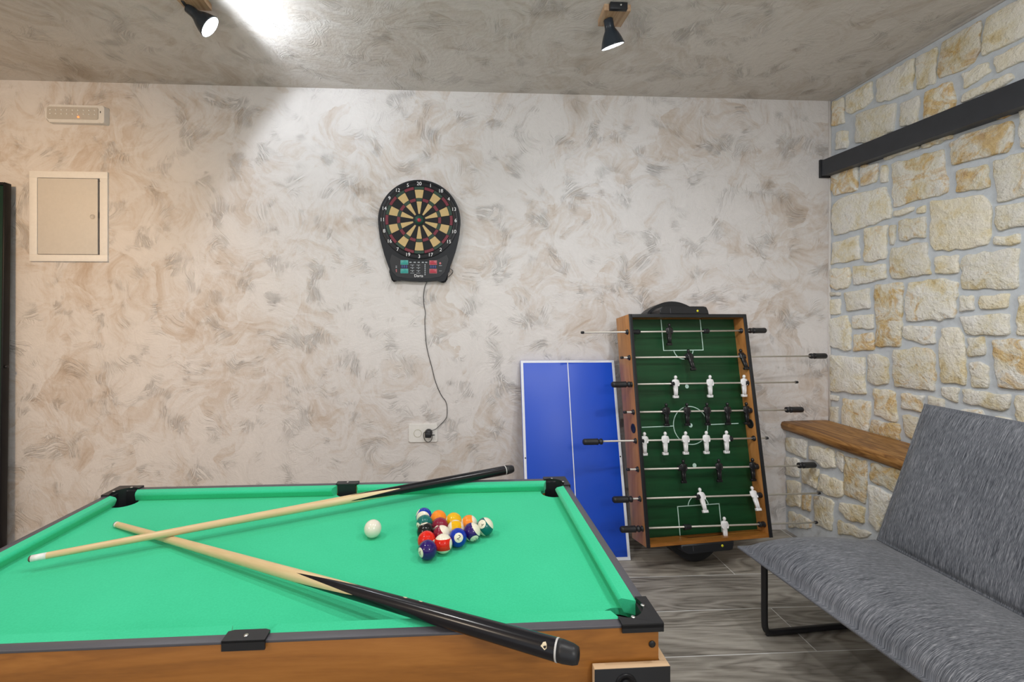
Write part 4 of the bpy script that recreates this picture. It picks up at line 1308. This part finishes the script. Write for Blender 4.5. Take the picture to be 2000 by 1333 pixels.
# ------------------------------------------------------------------ cues
M_MAPLE = wood('maple_shaft', (0.62, 0.44, 0.23), (0.70, 0.53, 0.30), (0.76, 0.60, 0.36), 'Z', 2.0, 0.35, 0.0001, 3.0)
M_FERR = plain('white_ferrule', (0.82, 0.81, 0.80), 0.35)
M_TIP = plain('leather_tip', (0.12, 0.07, 0.05), 0.8)
M_BUTT = plain('black_lacquer', (0.007, 0.007, 0.010), 0.20, spec=0.4)
M_CHIP = plain('chipped_cream', (0.70, 0.60, 0.42), 0.6)
M_RING = plain('thin_ring', (0.55, 0.55, 0.54), 0.3)
def cue(tip, butt, r0, r1, label, t_splice, amp, phase, ferr, chips):
    tip = Vector(tip); butt = Vector(butt)
    d = butt - tip; L = d.length
    root = empty('pool_cue', tip, d.to_track_quat('Z', 'Y').to_euler(), label=label, cat='cue', group='pool cues')
    rad = lambda h: r0 + (r1 - r0) * min(1, h / L)
    m = MB(); m.lathe([(0, 0.002), (r0 * 0.7, 0.0025), (r0 * 0.97, 0.004), (r0 * 0.98, 0.006), (0, 0.006)], 24); m.build('tip', M_TIP, root)
    m = MB(); m.lathe([(0, 0.006), (r0, 0.006), (rad(ferr), ferr), (0, ferr)], 24); m.build('ferrule', M_FERR, root)
    SEG = 48
    def bound(k):
        a = 4 * k / SEG + phase; f = a - math.floor(a); tri = 2 * abs(f - 0.5)
        return L * t_splice + amp * (tri - 0.5)
    def skin(lo, hi, name, mat, c0, c1):
        m = MB(); rings = []
        N = 14
        for i in range(N + 1):
            ring = []
            for k in range(SEG):
                h = lo(k) + (hi(k) - lo(k)) * i / N
                a = 2 * PI * k / SEG
                ring.append(m.bm.verts.new((rad(h) * math.cos(a), rad(h) * math.sin(a), h)))
            rings.append(ring)
        for a, b in zip(rings[:-1], rings[1:]):
            for k in range(SEG): m.bm.faces.new((a[k], a[(k + 1) % SEG], b[(k + 1) % SEG], b[k])).smooth = True
        return m.build(name, mat, root)
    skin(lambda k: ferr, bound, 'shaft', M_MAPLE, 1, 0)
    E = L - 0.030
    bt = skin(bound, lambda k: E, 'butt', M_BUTT, 0, 1)
    m = MB(); m.lathe([(rad(E), E - 0.002), (rad(E) + 0.0004, E - 0.001), (rad(E) + 0.0004, E + 0.0008), (0, E + 0.001)], 32, cap=False); m.build('ring', M_RING, root)
    m = MB(); m.lathe([(0, E + 0.0008), (rad(E) * 0.98, E + 0.0008), (rad(E) * 0.99, E + 0.008), (rad(E) * 0.88, L - 0.008), (rad(E) * 0.72, L - 0.001), (rad(E) * 0.5, L), (rad(E) * 0.3, L - 0.004), (0, L - 0.004)], 32); m.build('bumper', M_BLACK, root)
    if chips:
        m = MB()
        for h, a, w, l in chips:
            pts = []
            for k in range(9):
                q = 2 * PI * k / 9; rr = 0.6 + 0.4 * ((k * 7) % 5) / 4
                hh = h + l * rr * math.cos(q); aa = a + w * rr * math.sin(q)
                pts.append(((rad(hh) + 0.0003) * math.cos(aa), (rad(hh) + 0.0003) * math.sin(aa), hh))
            m.poly(pts)
        m.build('chipped_paint', M_CHIP, bt)
    return root, L
cue((-0.8565, 1.136, 0.7370), (0.164, 0.605, 0.7785), 0.0066, 0.0150, 'pool cue lying lower on the table, its black butt overhanging the near rail', 0.600, 0.150, 0.15, 0.012,
    [(1.105, 2.45, 0.35, 0.006), (0.86, 1.25, 0.22, 0.006), (0.89, 1.22, 0.18, 0.005)])
cue((-0.8785, 0.938, 0.7587), (0.165, 1.384, 0.7712), 0.0064, 0.0142, 'pool cue crossing on top of the other, its black butt over the far rail', 0.619, 0.156, 0.45, 0.030, None)

# ------------------------------------------------------------------ sofa
sf = empty('sofa', (1.21, 1.66, 0.0), label='grey heather fabric two-seat sofa without arms, on black tube legs', cat='sofa')
SO = Vector((1.21, 1.66, 0.0))
def pillow(name, c00, c10, c11, c01, nrm, thick, back, NU, NV, flange, uvs, bulge_pow=0.42, skew=0.0):
    """c00 far front, c10 near front, c11 near back, c01 far back: a sewn pad bulging along nrm"""
    m = MB(); bm = m.bm
    c00, c10, c11, c01 = map(Vector, (c00, c10, c11, c01)); nrm = Vector(nrm).normalized()
    uvl = bm.loops.layers.uv.new('UVMap')
    LU = (c10 - c00).length; LV = (c01 - c00).length
    def q(u, v): return (c00 * (1 - u) + c10 * u) * (1 - v) + (c01 * (1 - u) + c11 * u) * v
    fu, fv = flange / LU, flange / LV
    us = [0, fu * 0.5, fu] + [fu + (1 - 2 * fu) * (0.5 - 0.5 * math.cos(PI * k / NU)) for k in range(1, NU)] + [1 - fu, 1 - fu * 0.5, 1]
    vs_ = [0, fv * 0.5, fv] + [fv + (1 - 2 * fv) * (0.5 - 0.5 * math.cos(PI * k / NV)) for k in range(1, NV)] + [1 - fv, 1 - fv * 0.5, 1]
    rng = random.Random(hash(name) % 7)
    def h(u, v):
        a = (u - fu) / (1 - 2 * fu); b = (v - fv) / (1 - 2 * fv)
        if a <= 0 or a >= 1 or b <= 0 or b >= 1: return 0.004
        ea = min(1, (4 * a * (1 - a)) * 2.6) ** bulge_pow; eb = (4 * b * (1 - b)) ** bulge_pow * (1 + skew * (0.5 - b))
        return 0.004 + thick * ea * eb * (1 + 0.05 * math.sin(7 * u + 3 * v))
    top = [[bm.verts.new(q(u, v) + nrm * h(u, v)) for v in vs_] for u in us]
    bot = [[bm.verts.new(q(u, v) - nrm * (0.004 + (h(u, v) - 0.004) * back)) for v in vs_] for u in us]
    def face(vv, uvv):
        f = bm.faces.new(vv); f.smooth = True
        for lp, (a, b) in zip(f.loops, uvv): lp[uvl].uv = (a * LU, b * LV)
    for i in range(len(us) - 1):
        for j in range(len(vs_) - 1):
            uvv = [(us[i], vs_[j]), (us[i + 1], vs_[j]), (us[i + 1], vs_[j + 1]), (us[i], vs_[j + 1])]
            face([top[i][j], top[i + 1][j], top[i + 1][j + 1], top[i][j + 1]], uvv)
            face([bot[i][j], bot[i][j + 1], bot[i + 1][j + 1], bot[i + 1][j]], [uvv[0], uvv[3], uvv[2], uvv[1]])
    nu, nv = len(us), len(vs_)
    for i in range(nu - 1):
        for j in (0, nv - 1):
            face([top[i][j], bot[i][j], bot[i + 1][j], top[i + 1][j]], [(us[i], vs_[j])] * 2 + [(us[i + 1], vs_[j])] * 2)
    for j in range(nv - 1):
        for i in (0, nu - 1):
            face([top[i][j], bot[i][j], bot[i][j + 1], top[i][j + 1]], [(us[i], vs_[j])] * 2 + [(us[i], vs_[j + 1])] * 2)
    o = m.build(name, M_FABRIC, sf)
    o.location = -SO
    return o
seat = pillow('seat_cushion', (1.100, 1.700, 0.335), (1.215, 0.420, 0.335), (1.735, 0.470, 0.318), (1.725, 1.752, 0.318), (-0.03, 0, 1), 0.082, 0.40, 26, 20, 0.016, None, 0.45, 0.7)
backc = pillow('back_cushion', (1.728, 1.746, 0.322), (1.735, 0.470, 0.322), (1.945, 0.455, 0.885), (1.930, 1.738, 0.889), (-0.93, 0, 0.36), 0.030, 0.35, 22, 18, 0.014, None, 0.45)
M_TUBE = plain('black_tube', (0.012, 0.012, 0.014), 0.45)
for y0, y1 in ((1.668, 1.695), (0.560, 0.590)):
    m = MB()
    pts = [(1.185, y0 - 0.004, 0.325), (1.187, y0 - 0.002, 0.20), (1.188, y0, 0.060), (1.192, y0 + 0.001, 0.026), (1.206, y0 + 0.002, 0.0125), (1.25, y0 + 0.004, 0.0115), (1.56, y1, 0.0115), (1.66, y1, 0.0125), (1.70, y1, 0.04), (1.74, y1, 0.20), (1.76, y1, 0.30)]
    m.tube([Vector(p) - SO for p in pts], 0.0115, 12, smooth_path=1)
    lg = m.build('leg', M_TUBE, sf)
    m = MB(); m.tube([Vector((1.196, y0, 0.006)) - SO, Vector((1.214, y0 + 0.002, 0.006)) - SO], 0.006, 8); m.build('foot_pad', M_BLACK, lg)
m = MB()
for x, z in ((1.20, 0.310), (1.70, 0.300)):
    m.tube([Vector((x, 1.64, z)) - SO, Vector((x + 0.04, 0.50, z)) - SO], 0.010, 10)
m.build('seat_rail', M_TUBE, sf)
